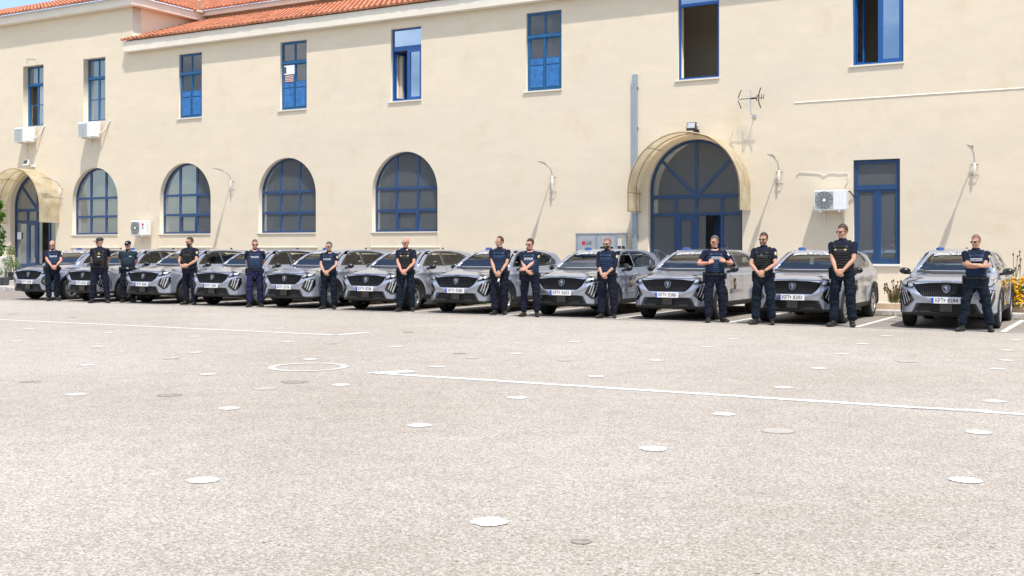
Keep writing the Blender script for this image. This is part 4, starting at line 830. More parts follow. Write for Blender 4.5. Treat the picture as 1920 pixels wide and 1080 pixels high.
# lower intake: slats inside the carved recess
MBi = MB()
for k in range(4): z_ = .345 + k * .033; MBi.box(-.50 + .02 * k, .50 - .02 * k, -2.125, -2.10, z_, z_ + .010)
o = part('intake_slat', MBi.mesh(), 'clad', smooth=False)
part('intake_back', MB().box(-.56, .56, -2.10, -2.085, .32, .48).mesh(), 'ink', smooth=False)
patch([[(-.62, .30), (-.53, .492), (.53, .492), (.62, .30), (.575, .318), (.485, .475), (-.485, .475), (-.575, .318)]], 'front', 'intake_surround', 'clad', .04, .006)
part('radar_panel', MB().box(-.11, .11, -2.150, -2.09, .335, .478).mesh(), 'gloss_black', smooth=False)
fl = MB()
for s_ in (-1, 1): fl.box(s_ * .36 - .09, s_ * .36 + .09, -2.142, -2.09, .318, .343)
part('fog_blade', fl.mesh(), 'clad', smooth=False)
for s_ in (-1, 1):
    mir = lambda pl: [(s_ * p_, q_) for p_, q_ in pl]
    hs = patch([mir([(.535, .845), (.60, .775), (.70, .785), (.79, .82), (.835, .875), (.835, .955), (.80, .955), (.68, .905)])], 'front', 'headlight', 'gloss_black', .03, .006)
    l1 = mir([(.60, .80), (.665, .80), (.69, .845), (.66, .87), (.60, .855)]); l2 = mir([(.72, .825), (.78, .835), (.805, .88), (.79, .915), (.74, .895), (.71, .87)]); l3 = mir([(.815, .87), (.828, .88), (.828, .94), (.812, .935)])
    patch([l1], 'front', 'projector', 'lamp_silver', .03, .010, hs); patch([l2], 'front', 'reflector', 'lamp_silver', .03, .010, hs); patch([l3], 'front', 'indicator', 'drl', .03, .009, hs)
    sm_ = 'right' if s_ > 0 else 'left'
    patch([[(-1.99, .835), (-1.80, .905), (-1.60, .955), (-1.63, .972), (-1.85, .962), (-1.99, .95)]], sm_, 'headlight_side', 'gloss_black', .04, .006, hs); patch([[(-1.93, .875), (-1.80, .918), (-1.70, .942), (-1.72, .955), (-1.86, .945), (-1.94, .93)]], sm_, 'side_reflector', 'lamp_silver', .04, .010, hs)
    dh = patch([mir([(.57, .545), (.66, .70), (.685, .725), (.80, .755), (.835, .745), (.835, .60), (.79, .46), (.745, .415), (.70, .425)])], 'front', 'daytime_light_housing', 'gloss_black', .025, .006)
    for k in range(3):
        xt_, xb_ = .725 + k * .040, .655 + k * .042; zt_, zb_ = .728 - .0 * k, .545 - .042 * k
        patch([mir([(xt_ - .010, zt_), (xt_ + .010, zt_ + .003), (xb_ + .009, zb_), (xb_ - .009, zb_ - .004)])], 'front', 'daytime_light', 'drl', .03, .012, dh)
# bonnet seam, door seams
def seam(pts, mode, w=.0035, off=.0045):
    me = MB(); pl = []
    for i in range(len(pts) - 1):
        p, q = Vector(pts[i]), Vector(pts[i + 1]); d = (q - p); n_ = max(1, int(d.length / .05)); s2 = Vector((-d.y, d.x)).normalized() * w
        for k in range(n_):
            a_, b_ = p + d * k / n_, p + d * (k + 1) / n_; me.add([(a_.x - s2.x, 0, a_.y - s2.y), (b_.x - s2.x, 0, b_.y - s2.y), (b_.x + s2.x, 0, b_.y + s2.y), (a_.x + s2.x, 0, a_.y + s2.y)], [(0, 1, 2, 3)])
    return project(me.mesh(), BV, mode, off)
part('bonnet_seam', seam([(-.84, .955), (-.70, .915), (-.50, .885), (-.3, .892), (.3, .892), (.50, .885), (.70, .915), (.84, .955)], 'front'), 'seam', smooth=False)
part('bonnet_lettering', project((lambda m_: (setco(m_, coords(m_) + np.array([0, 0, .902])), m_)[1])(text_mesh('PEUGEOT', .030, .001, 1.3)), BV, 'front', .008), 'chrome', smooth=False)
dr = {}
for md_ in ('right', 'left'):
    part('door_seam', join([seam(s_, md_) for s_ in ([(-.80, 1.08), (-.82, .80), (-.78, .36), (-.74, .33)], [(.235, 1.10), (.24, .70), (.25, .34)], [(1.16, 1.12), (1.20, .95), (1.06, .80), (.95, .62), (.88, .42), (.84, .34)], [(-.78, .355), (.86, .355)])]), 'seam', smooth=False)
    sx = 1 if md_ == 'right' else -1
    for hy in (.08, 1.00):
        h_ = MB(); q = BV.ray_cast(Vector((sx * 4, hy, .93)), Vector((-sx, 0, 0)))[0]
        h_.tube([(q.x - sx * .0, hy - .085, .93), (q.x + sx * .032, hy - .07, .932), (q.x + sx * .034, hy + .07, .932), (q.x, hy + .085, .93)], [(.010, .014)] * 4, n=8); part('door_handle', h_.mesh(), 'car_paint')
    # wheel-arch cladding and sill
    for wy in (FW, RW):
        n = 22; a0, a1 = R(-12), R(192); ri, ro = .398, .452
        pl = [(wy + ri * math.cos(a0 + (a1 - a0) * k / n), WR + .01 + ri * math.sin(a0 + (a1 - a0) * k / n)) for k in range(n + 1)] + [(wy + ro * math.cos(a1 - (a1 - a0) * k / n), WR + .01 + ro * math.sin(a1 - (a1 - a0) * k / n)) for k in range(n + 1)]
        patch([pl], md_, 'wheel_arch', 'clad', .05, .010)
    patch([[(-.86, .30), (-.84, .375), (.86, .375), (.90, .30)]], md_, 'sill_cladding', 'clad', .06, .006)
    # crest and lettering on the front door
    cr_ = [(-.30 + .085 * a_, .755 + .12 * b_) for a_, b_ in ((-.9, .35), (-.7, .75), (-.35, 1), (.35, 1), (.7, .75), (.9, .35), (.8, -.6), (.5, -1), (-.5, -1), (-.8, -.6))]
    c0 = patch([cr_], md_, 'door_crest', 'crest_brown', .04, .006)
    patch([[(-.30 + .042 * math.cos(t_), .735 + .06 * math.sin(t_)) for t_ in [k * .524 for k in range(12)]]], md_, 'crest_field', 'crest_gold', .04, .009, c0)
    patch([[(-.30 + .022 * math.cos(t_), .73 + .032 * math.sin(t_)) for t_ in [k * .785 for k in range(8)]]], md_, 'crest_centre', 'crest_green', .04, .012, c0)
    t2 = text_mesh('ΣΩΦΡΟΝΙΣΤΙΚΑ\nΚΑΤΑΣΤΗΜΑΤΑ', .052, .001); ta = coords(t2); ta[:, 0] = ta[:, 0] * sx - .28; ta[:, 2] += .575; setco(t2, ta); part('door_lettering', project(t2, BV, md_, .008), 'decal_white', smooth=False)
# mirrors
for sx in (-1, 1):
    m_ = MB(); m_.ell((sx * .975, -.66, 1.075), (.105, .075, .070), nu=20, nv=12); m_.ell((sx * .955, -.63, 1.07), (.10, .055, .072)); m_.tube([(sx * .80, -.66, 1.02), (sx * .93, -.66, 1.035)], [(.03, .03), (.03, .03)], n=8)
    o = part('mirror', remesh(m_.mesh(), .012, 3), 'gloss_black')
    part('mirror_glass', MB().box(sx * .96 - .075, sx * .96 + .075, -.578, -.574, 1.03, 1.12).mesh(), 'chrome', o, smooth=False)
# beacon, aerial, interior
m_ = MB().rings([(1.487, 0, 0, .075, .085), (1.50, 0, 0, .085, .095), (1.535, 0, 0, .08, .09), (1.552, 0, 0, .055, .065)], 20, 2.2); o = part('beacon', m_.mesh(), 'beacon_blue', smooth=False); o.location = (-.37, .0, .003)
m_ = MB().rings([(1.46, 0, 0, .04, .075), (1.49, 0, .01, .03, .06), (1.535, 0, .03, .012, .03), (1.545, 0, .035, .006, .015)], 14, 2.); o = part('aerial_fin', m_.mesh(), 'gloss_black'); o.location = (0, 1.30, .015)
MB().box(-.78, .78, -1.02, -.70, .60, 1.02).box(-.78, .78, -1.0, 1.9, .30, .36).build('dashboard', 'interior', P, bevel=.02)
def seat(x, y, w=.24):
    s_ = MB(); s_.box(-w, w, -.25, .25, .50, .68).box(-w, w, .18, .34, .62, 1.17, ).box(-.12 if w < .3 else -.4, .12 if w < .3 else .4, .24, .34, 1.19, 1.36); return s_.build('seat', 'seat_cloth', P, loc=(x, y, 0), bevel=.04)
seat(-.38, -.10); seat(.38, -.10); seat(0, .80, .62)
MB().lathe([(-.014, .165), (0, .18), (.014, .165), (0, .15)], 24, 'Y', (.38, -.50, .98)).box(.22, .54, -.505, -.495, .965, .995).build('steering_wheel', 'interior', P)
MB().box(-.10, .10, -.32, -.30, 1.34, 1.40).build('interior_mirror', 'interior', P)
# underbody and wheels
MB().box(-.58, .58, -1.9, 1.95, .235, .32).build('underbody', 'ink', P)
wh = empty('wheel', (0, 0, 0)); wh.parent = P
ty = MB().lathe([(-.100, .215), (-.108, .26), (-.105, .305), (-.088, .334), (-.05, .3415), (.05, .3415), (.088, .334), (.105, .305), (.108, .26), (.100, .215)], 56, 'X'); ty.build('tyre', 'rubber', wh, smooth=True)
gr_ = MB()
for o_ in (-.055, -.02, .02, .055): gr_.lathe([(o_ - .004, .3405), (o_ - .004, .3425), (o_ + .004, .3425), (o_ + .004, .3405)], 48, 'X')
gr_.build('tread_groove', 'ink', wh)
ri = MB().lathe([(.09, .222), (.101, .222), (.101, .205), (.085, .198), (-.08, .195), (-.08, .222)], 48, 'X'); ri.lathe([(.045, 0), (.078, .0), (.084, .045), (.05, .06)], 20, 'X')
for k in range(5):
    for d_ in (-.17, .17):
        w_ = k * 2 * math.pi / 5; p0 = Vector((.072, .035 * math.cos(w_ + d_ * 2), .035 * math.sin(w_ + d_ * 2))); p1 = Vector((.092, .205 * math.cos(w_ + d_), .205 * math.sin(w_ + d_))); ri.tube([p0, (p0 + p1) / 2 + Vector((.006, 0, 0)), p1], [(.012, .018), (.010, .014), (.011, .020)], n=6, side=(1, 0, 0))
ri.build('rim', 'alloy', wh); MB().lathe([(.0, .02), (.0, .15), (.02, .15), (.02, .02)], 32, 'X').build('brake_disc', 'galv', wh); MB().lathe([(-.09, .0), (-.09, .2), (-.085, .2), (-.085, 0)], 24, 'X').build('wheel_back', 'ink', wh)
def put_wheel(w_, sx, wy): w_.location = (sx * .775, wy, WR); w_.rotation_euler = (.4 * wy + sx, 0, 0 if sx > 0 else math.pi)
put_wheel(wh, 1, FW)
for sx, wy in ((-1, FW), (1, RW), (-1, RW)): put_wheel(copy_tree(wh, P), sx, wy)
# number plate
pl_ = MB().box(-.26, .26, -.012, 0, -.056, .056).build('licence_plate', 'plate_white', P, bevel=.004); pl_.location = (0, -2.176, .545)
MB().box(-.256, -.216, -.0145, -.0125, -.052, .052).build('plate_band', 'plate_blue', pl_)
bpy.context.view_layer.update()
PLATES = ['5598', '8324', '8285', '5581', '5576', '8286', '5580', '5603', '5586', '8283', '8284']
PXC = [51, 153, 266.5, 396.3, 532, 685.5, 855, 1053.5, 1253, 1487.5, 1779]
PY = [529.7, 530.5, 534, 536, 538.5, 541, 544.5, 549, 554, 557.7, 564.3]
WHERE = ['leftmost in the row', 'behind the two men in caps', 'third from the left', 'fourth from the left', 'fifth from the left', 'sixth from the left', 'seventh from the left', 'before the large grey outdoor unit', 'before the arched door', 'below the right air conditioner', 'rightmost, beside the yellow flowers']
YAW = [0] * 10 + [1.4]; DX = [0] * 10 + [-.07]
cars = []
for i in range(11):
    c = car if i == 0 else copy_tree(car); fy = min(22.35, 21.77 + .00038 * PXC[i]); X = XatY(PXC[i], fy - .02); c.location = (X - .04 + DX[i], fy + 2.17, .004); c.rotation_euler = (0, 0, R(YAW[i])); cars.append(c)
    tag(c, 'grey patrol car, plate XPT %s, %s' % (PLATES[i], WHERE[i]), 'car', 'silver-grey patrol cars parked in a row')
for i, c in enumerate(cars):
    pl = [o_ for o_ in c.children if o_.name.split('.')[0] == 'licence_plate'][0]
    t_ = text_mesh('ΧΡΤ' , .104, .0004); ta = coords(t_); ta[:, 0] *= .82; setco(t_, ta + np.array([-.118, -.014, 0]))
    t2 = text_mesh(PLATES[i], .104, .0004); ta = coords(t2); ta[:, 0] *= .92; setco(t2, ta + np.array([.125, -.014, 0]))
    t3 = MB().box(-.034, -.006, -.0155, -.0125, .012, .026).box(-.034, -.006, -.0155, -.0125, -.008, .002).mesh()
    link('plate_lettering', join([t_, t2, t3]), 'ink', pl)
# driver's windows wound down on three cars
for i in (7, 8, 6):
    for o_ in [o_ for o_ in cars[i].children if o_.name.startswith('front_side_window')][:1]: bpy.data.objects.remove(o_)
# ------------------------------------------------------------------ the officers
mat('skin', (.50, .275, .185), .55, noise=.08, nscale=30, spec=.35); mat('skin_red', (.54, .27, .19), .55, noise=.08, nscale=30, spec=.35)
mat('hair_dark', (.02, .015, .012), .7, noise=.3, nscale=60); mat('hair_grey', (.085, .08, .075), .75, noise=.3, nscale=60); mat('hair_brown', (.06, .035, .022), .75, noise=.3, nscale=60); mat('stubble', (.19, .11, .08), .8)
mat('lens_black', (.006, .006, .007), .08, coat=.8); mat('lips', (.42, .17, .13), .5)
def cloth(name, col, bump=.5): return mat(name, col, .88, noise=.28, nscale=11, bump=bump, bscale=26, spec=.2)
cloth('navy_shirt', (.009, .012, .028)); cloth('teal_shirt', (.016, .030, .042)); cloth('navy_trousers', (.010, .012, .025)); cloth('teal_trousers', (.007, .0135, .024)); cloth('indigo_trousers', (.018, .020, .060))
mat('boot', (.016, .015, .014), .5, noise=.3, nscale=20); mat('leather', (.010, .010, .011), .55); mat('patch_white', (.50, .52, .54), .6); mat('patch_gold', (.45, .38, .18), .6); mat('badge_gold', (.50, .38, .10), .4, metal=.3); mat('silver', (.6, .6, .6), .3, metal=.8)
def vest_mat(name, col):
    m = mat(name, col, .85, noise=.2, nscale=14, spec=.25); t = m.node_tree; l = t.links.new; b = t.nodes['Principled BSDF']; tcn = t.nodes.new('ShaderNodeTexCoord')
    w = t.nodes.new('ShaderNodeTexWave'); w.bands_direction = 'Z'; w.inputs['Scale'].default_value = 6.2; w.inputs['Distortion'].default_value = .5; l(tcn.outputs['Object'], w.inputs['Vector'])
    bp = t.nodes.new('ShaderNodeBump'); bp.inputs['Strength'].default_value = .9; bp.inputs['Distance'].default_value = .02; l(w.outputs['Fac'], bp.inputs['Height']); l(bp.outputs[0], b.inputs['Normal'])
vest_mat('navy_vest', (.012, .030, .070)); vest_mat('black_vest', (.012, .012, .013)); mat('webbing_navy', (.015, .036, .082), .8); mat('webbing_black', (.022, .021, .021), .8)
def ik(S_, Wt, l1, l2, pole):
    d = Wt - S_; D = min(d.length, (l1 + l2) * .995); u = d.normalized(); a_ = (l1 * l1 - l2 * l2 + D * D) / (2 * D); h = math.sqrt(max(0, l1 * l1 - a_ * a_)); p = Vector(pole); p = (p - u * p.dot(u)).normalized(); return S_ + u * a_ + p * h
def hand(m, Wp, d, n, side, curl=.5, spread=.04, s=1.0):
    # wrist Wp, direction d, palm faces n, thumb towards side
    d = Vector(d).normalized(); n = Vector(n); n = (n - d * n.dot(d)).normalized(); t = Vector(side); t = (t - d * t.dot(d) - n * t.dot(n)).normalized()
    m.tube([Wp - d * .02 * s, Wp + d * .02 * s, Wp + d * .06 * s, Wp + d * .09 * s], [(.027 * s, .020 * s), (.034 * s, .019 * s), (.041 * s, .017 * s), (.038 * s, .013 * s)], n=10, side=t)
    for k, (o, L_) in enumerate(((.030, .072), (.010, .082), (-.010, .076), (-.029, .058))):
        b = Wp + d * (.085 * s - abs(k - 1) * .003) + t * o * s; q = d * math.cos(0.15) + t * (o * spread * 10); pts = [b]; ang = 0
        for j, f in enumerate((.42, .33, .25)):
            ang += curl * (1.0, 1.1, .7)[j]; q = (d * math.cos(ang) + n * math.sin(ang) + t * o * spread * 20).normalized(); pts.append(pts[-1] + q * L_ * f * s)
        m.tube(pts, [.0095 * s, .0090 * s, .0083 * s, .0072 * s], n=7)
    b = Wp + d * .025 * s + t * .028 * s; p1 = b + (d * .6 + t * .7 + n * .15).normalized() * .04 * s; p2 = p1 + (d * .9 + t * .2 + n * (.2 + curl * .4)).normalized() * .032 * s; p3 = p2 + (d * .9 - t * .05 + n * (.2 + curl * .5)).normalized() * .025 * s
    m.tube([b - d * .01 * s, p1, p2, p3], [.014 * s, .0115 * s, .010 * s, .008 * s], n=7)
def noise_disp(me, amp, sc, seed, zlo=None):
    from mathutils import noise as mn
    a = coords(me); nn = normals(me)
    d = np.array([mn.noise(Vector((p[0] * sc[0] + seed, p[1] * sc[1], p[2] * sc[2]))) + .5 * mn.noise(Vector((p[0] * sc[0] * 2.2 + seed, p[1] * sc[1] * 2.2, p[2] * sc[2] * 2.4))) for p in a])
    setco(me, a + nn * (d * amp)[:, None])
def person(i, sp):
    rnd = random.Random(100 + i); H = sp['h']; k = H / 1.80; g = sp.get('g', 1.0) + .04; belly = sp.get('belly', 0.)
    X, Yp = sp['pos']; camd = math.atan2(X, -Yp) if False else math.atan2(-X, Yp)   # turn so that -Y local looks at the camera, then add 'turn' towards image-left
    rz = camd * -1
    # vector person -> camera is (-X, -Yp); local front is (0,-1): rotation r sends it to (sin r, -cos r)
    r0 = math.atan2(-X, Yp); rz = r0 - R(sp.get('turn', 0))
    P = empty('person', (X, Yp, .004), rz, sp['label'], 'person', 'officers standing in front of the patrol cars'); P.scale = (k, k, k)
    sw = .187 * (1 + (g - 1) * .45); st_ = sp.get('stance', .12); hy = R(sp.get('head', 0)) * -1; lean = sp.get('lean', 0)
    T = [(.84, 0, .00, .13, .085), (.90, 0, .004, .165, .105), (.97, 0, .005, .170, .112), (1.05, 0, .0 - belly * .25, .155, .108 + belly * .5), (1.13, 0, -belly * .5, .152, .106 + belly * .8), (1.22, 0, -belly * .4, .160, .112 + belly * .55), (1.32, 0, -.004, .176, .118), (1.40, 0, .0, .182, .115), (1.46, 0, .004, .165, .095), (1.50, 0, .01, .11, .072), (1.53, 0, .012, .062, .058)]
    T = [(z, cx, cy, rx * g, ry * g) for z, cx, cy, rx, ry in T]
    def shoulder(s): return Vector((s * (sw + .002), .008, 1.438))
    # legs
    legs = []
    for s in (-1, 1):
        fx = s * st_ + lean; fy = sp.get('feet', (0, 0))[0 if s < 0 else 1]; hip = Vector((s * .092 * g, .005, .90)); an = Vector((fx, fy + .02, .085)); kn = hip.lerp(an, .49) + Vector((s * .012, -.022, 0)); legs.append((s, hip, kn, an))
    ft = sp.get('toe', (22, 22))
    # arms
    pose = sp['pose']; arms = []; tgt = {}
    by = -(.118 * g + belly * 1.25)
    if pose == 'clasp': z_ = sp.get('hz', .93); tgt = {-1: (Vector((-.050, by - .115, z_ + .035)), (.75, -.12, -.65), (.15, 1, .05), (-.2, -.3, .9), (-1, .35, .1)), 1: (Vector((.070, by - .100, z_ + .055)), (-.75, -.25, -.60), (.1, 1, 0), (.3, -.2, .9), (1, .35, .1))}
    elif pose == 'behind': tgt = {-1: (Vector((-.10, .20, .96)), (.8, .1, -.5), (0, 1, 0), (0, 0, 1), (-1, .5, 0)), 1: (Vector((.10, .22, .98)), (-.8, .1, -.5), (0, 1, 0), (0, 0, 1), (1, .5, 0))}
    elif pose == 'crossed': tgt = {-1: (Vector((.105, by - .115, 1.215)), (1, .25, .10), (0, 1, 0), (0, 0, 1), (-.8, -.2, -1)), 1: (Vector((-.095, by - .150, 1.245)), (-1, .22, .05), (0, 1, 0), (0, 0, 1), (.8, -.2, -1))}
    elif pose == 'vest': tgt = {-1: (Vector((-.165, by - .085, 1.235)), (.75, .1, .35), (0, 1, -.3), (0, -.2, 1), (-1, .2, -.9)), 1: (Vector((.155, by - .085, 1.265)), (-.85, .1, .25), (0, 1, -.3), (0, -.2, 1), (1, .2, -.9))}
    elif pose == 'wrist': tgt = {-1: (Vector((.0, by - .115, 1.045)), (.8, -.1, -.45), (.1, 1, 0), (0, -.2, 1), (-1, .2, -.3)), 1: (Vector((-.055, by - .130, 1.085)), (-.95, 0, .1), (0, 1, -.3), (0, -.2, 1), (1, .1, -.5))}
    elif pose == 'belly': tgt = {-1: (Vector((-.11, by - .10, 1.03)), (.8, -.1, -.15), (.1, 1, 0), (0, -.2, 1), (-1, .3, -.3)), 1: (Vector((.085, by - .11, 1.045)), (-.9, -.05, -.1), (0, 1, -.2), (0, -.2, 1), (1, .2, -.4))}
    for s in (-1, 1):
        Sp = shoulder(s); Wp, d, n, th, pole = tgt[s]; El = ik(Sp, Wp, .285, .262, pole); arms.append((s, Sp, El, El + (Wp - El).normalized() * .262 if pose != 'x' else Wp, d, n, th))
    # --- body: one continuous surface
    m = MB(); m.rings(T); ag = .85 + .3 * (g - .9)
    for s, hip, kn, an in legs:
        m.tube([hip + Vector((0, 0, .03)), hip.lerp(kn, .4), kn, kn.lerp(an, .35) + Vector((0, .012, 0)), an], [.088, .078, .056, .056, .038], n=12)
        a_ = R(ft[0 if s < 0 else 1]) * s; dv = Vector((math.sin(a_), -math.cos(a_), 0)); m.tube([an + Vector((0, 0, -.04)) - dv * .05, an + dv * .07 + Vector((0, 0, -.05)), an + dv * .16 + Vector((0, 0, -.058))], [(.036, .03), (.042, .028), (.036, .02)], n=10, side=(1, 0, 0))
    for s, Sp, El, Wp, d, n, th in arms:
        m.ell(Sp + Vector((-s * .006, 0, -.006)), (.058 * ag, .060 * ag, .056)); m.tube([Sp, Sp.lerp(El, .45), El, El.lerp(Wp, .3), Wp.lerp(El, .25), Wp], [.056 * ag, .051 * ag, .043 * ag, .044 * ag, .033 * ag, (.028 * ag, .024 * ag)], n=12)
        hand(m, Wp, d, n, th, curl={'clasp': .42, 'crossed': .25, 'vest': .85, 'wrist': .5, 'belly': .45, 'behind': .4}[pose])
    nb = Vector((0, .012, 1.49)); nt_ = Vector((0, -.004, 1.60)); m.tube([nb, nt_, nt_ + Vector((0, 0, .05))], [.062 * (g ** .5), .056 * (g ** .5), .054], n=14)
    HM = Matrix.Translation((0, -.002, 1.592)) @ Matrix.Rotation(hy, 4, 'Z') @ Matrix.Rotation(R(sp.get('nod', 3)), 4, 'X'); R3 = HM.to_3x3(); fw = 1 + (g - 1) * .5
    def E(mb, c, r, **kw): mb.ell(HM @ Vector(c), r, R3, **kw)
    E(m, (0, .012, .108), (.076, .094, .097), nu=20, nv=14); E(m, (0, -.028, .045), (.060 * fw, .066, .078), nu=16, nv=12); E(m, (0, -.055, -.012), (.036 * fw, .034, .030)); E(m, (0, -.070, .092), (.052, .022, .013))
    E(m, (0, -.062, .042), (.050 * fw, .032, .030)); E(m, (0, -.086, .014), (.024, .012, .013))
    m.tube([HM @ Vector((0, -.086, .088)), HM @ Vector((0, -.104, .062)), HM @ Vector((0, -.112, .045)), HM @ Vector((0, -.094, .034))], [.0085, .0105, .0145, .011], n=8)
    for s in (-1, 1):
        E(m, (s * .075, .012, .066), (.009, .020, .032)); E(m, (s * .030, -.083, .072), (.014, .010, .009))
    me = remesh(m.mesh('body'), .0062, 2, .5); link('body', me, sp.get('skin', 'skin'), P)
    # --- head things
    lp = MB(); E(lp, (0, -.0985, .014), (.021, .0045, .0065)); lp.build('lips', 'lips', P, smooth=True)
    hair = sp.get('hair', 'none'); hm = sp.get('hairm', 'hair_dark')
    def shell(name, c, r, fn, mt, off=.008, disp=.003):
        q = MB().ell((0, 0, 0), r, nu=40, nv=28).mesh(); bm = bmesh.new(); bm.from_mesh(q); C_ = Vector(c)
        bmesh.ops.delete(bm, geom=[f for f in bm.faces if not fn(f.calc_center_median() + C_)], context='FACES')
        for v in bm.verts: v.co = HM @ (v.co + C_ + v.co.normalized() * rnd.uniform(-disp, disp))
        bm.to_mesh(q); bm.free(); o = link(name, q, mt, P, smooth=True); md = o.modifiers.new('s', 'SOLIDIFY'); md.thickness = off; md.offset = -1; return o
    if hair in ('short', 'buzz', 'receding'):
        t_ = {'short': .007, 'buzz': .003, 'receding': .004}[hair]
        def fn(p):
            zl = .158 if hair == 'short' else (.158 if hair == 'buzz' else .178)
            if p.y < -.045: return p.z > zl
            if p.y < .02: return p.z > .085 + (zl - .085) * min(1, (.02 - p.y) / .065) ** 1.0 or (p.y > -.02 and p.z > .075)
            return p.z > .075 - .06 * min(1, (p.y - .02) / .06)
        shell('hair', (0, .012, .110), (.076 + t_ * .8, .095 + t_ * .8, .098 + t_), fn, hm)
    if hair == 'fringe': shell('hair', (0, .012, .108), (.0775, .0965, .097), lambda p: p.y > .0 and .03 < p.z < .125, hm, .004, .001)
    if sp.get('beard'):
        shell('beard', (0, -.032, .035), (.0645 * fw, .074, .080), lambda p: p.z < (-.004 if abs(p.x) < .030 else .022) and p.y < -.0 and p.z > -.07, sp['beard'], .010, .003)
        E_ = MB(); E(E_, (0, -.097, .027), (.025, .006, .0045)); E(E_, (0, -.066, -.026), (.034, .032, .022)); E_.build('moustache', sp['beard'], P, smooth=True)
    if sp.get('glasses', 'dark'):
        gm = MB()
        for s in (-1, 1):
            vs = []; n_ = 14
            for yy in (0, .006):
                for q in range(n_): w_ = 2 * math.pi * q / n_; cx_ = .029 * math.copysign(abs(math.cos(w_)) ** .7, math.cos(w_)); cz_ = .0195 * math.copysign(abs(math.sin(w_)) ** .7, math.sin(w_)); vs.append(HM @ Vector((s * .033 + cx_, -.104 + yy + .55 * (abs(s * .033 + cx_)) ** 1.7 * 3.2, .071 + cz_)))
            gm.add(vs, [tuple(range(n_)), tuple(range(n_, 2 * n_))[::-1]] + [(q, (q + 1) % n_, n_ + (q + 1) % n_, n_ + q) for q in range(n_)])
            gm.tube([HM @ Vector((s * .062, -.088, .078)), HM @ Vector((s * .078, -.04, .078)), HM @ Vector((s * .083, .01, .076)), HM @ Vector((s * .080, .03, .062))], .0034, n=5)
        gm.tube([HM @ Vector((-.008, -.102, .076)), HM @ Vector((.008, -.102, .076))], .003, n=5)
        if sp.get('glasses', 'dark') == 'thin':
            gm = MB()
            for s in (-1, 1): gm.tube([HM @ Vector((s * .033 + .025 * math.cos(q * .5236), -.101 + .3 * abs(s * .033 + .025 * math.cos(q * .5236)) ** 1.5, .070 + .017 * math.sin(q * .5236))) for q in range(13)], .002, n=4); gm.tube([HM @ Vector((s * .058, -.09, .076)), HM @ Vector((s * .081, .01, .076))], .0025, n=4)
        gm.build('sunglasses' if sp.get('glasses', 'dark') == 'dark' else 'glasses', 'lens_black', P, smooth=False)
        if sp.get('glasses', 'dark') == 'thin':
            for s in (-1, 1): q = MB(); E(q, (s * .031, -.0915, .070), (.009, .004, .0045)); q.build('eye', 'ink', P, smooth=True)
    if sp.get('cap'):
        cm = MB(); vs = []; 
        E(cm, (0, .010, .138), (.088, .106, .072), nu=22, nv=14)
        cap = remesh(cm.mesh(), .006, 1); bm = bmesh.new(); bm.from_mesh(cap); iv = HM.inverted(); bmesh.ops.delete(bm, geom=[f for f in bm.faces if (iv @ f.calc_center_median()).z < .112 + .1 * (iv @ f.calc_center_median()).y * .2], context='FACES'); bm.to_mesh(cap); bm.free(); cap.polygons.foreach_set('use_smooth', [True] * len(cap.polygons))
        c_ = link('cap', cap, sp['cap'], P); md = c_.modifiers.new('s', 'SOLIDIFY'); md.thickness = .006
        v = MB(); v.tube([HM @ Vector((0, -.07, .116)), HM @ Vector((0, -.12, .112)), HM @ Vector((0, -.168, .098)), HM @ Vector((0, -.178, .094))], [(.078, .006), (.075, .006), (.052, .005), (.03, .004)], n=14, side=R3 @ Vector((1, 0, 0))); v.build('peak', sp['cap'], c_, smooth=True)
        if sp.get('capbadge'): q = MB(); E(q, (0, -.098, .150), (.028, .008, .016)); q.build('cap_badge', 'patch_white', c_, smooth=True)
    # --- trousers
    tm_ = sp.get('trousers', 'navy_trousers'); m = MB(); m.rings([(z, cx, cy, rx + .020, ry + .020) for z, cx, cy, rx, ry in [(T[0][0] - .03, 0, 0, T[0][3], T[0][4])] + T[:3]] + [(1.02, 0, -belly * .2, .162 * g + .008, .110 * g + .010 + belly * .35)])
    for s, hip, kn, an in legs:
        m.tube([hip + Vector((0, 0, .03)), hip.lerp(kn, .35), kn + Vector((0, 0, .06)), kn, kn.lerp(an, .4) + Vector((0, .012, 0)), an + Vector((0, 0, .09)), an + Vector((0, .004, .045))], [.104, .100, .088, .086, .086, .082, .072], n=16)
        p_ = hip.lerp(kn, .62) + Vector((s * .075, .01, 0)); m.box(p_.x - .022, p_.x + .022, p_.y - .065, p_.y + .065, p_.z - .09, p_.z + .08)
    me = remesh(m.mesh('trousers'), .009, 4, .5); noise_disp(me, .013, (9, 9, 15), i * 3.1)
    a = coords(me); b_ = np.sin(a[:, 2] * 120 + i) * .0028 * np.clip((.26 - a[:, 2]) / .12, 0, 1); nn = normals(me); setco(me, a + nn * b_[:, None]); link('trousers', me, tm_, P)
    for s, hip, kn, an in legs:
        a_ = R(ft[0 if s < 0 else 1]) * s; dv = Vector((math.sin(a_), -math.cos(a_), 0)); b0 = Vector((an.x, an.y, 0)); sd = Vector((math.cos(a_), math.sin(a_), 0))
        m = MB(); m.tube([b0 + Vector((0, .0, .17)), b0 + Vector((0, .0, .10)), b0 + Vector((0, 0, .05)) + dv * .01], [(.052, .056), (.050, .058), (.046, .06)], n=14, side=sd)
        m.tube([b0 - dv * .072 + Vector((0, 0, .040)), b0 - dv * .03 + Vector((0, 0, .045)), b0 + dv * .06 + Vector((0, 0, .050)), b0 + dv * .13 + Vector((0, 0, .041)), b0 + dv * .185 + Vector((0, 0, .033))], [(.036, .036), (.042, .044), (.047, .044), (.050, .038), (.036, .028)], n=14, side=sd)
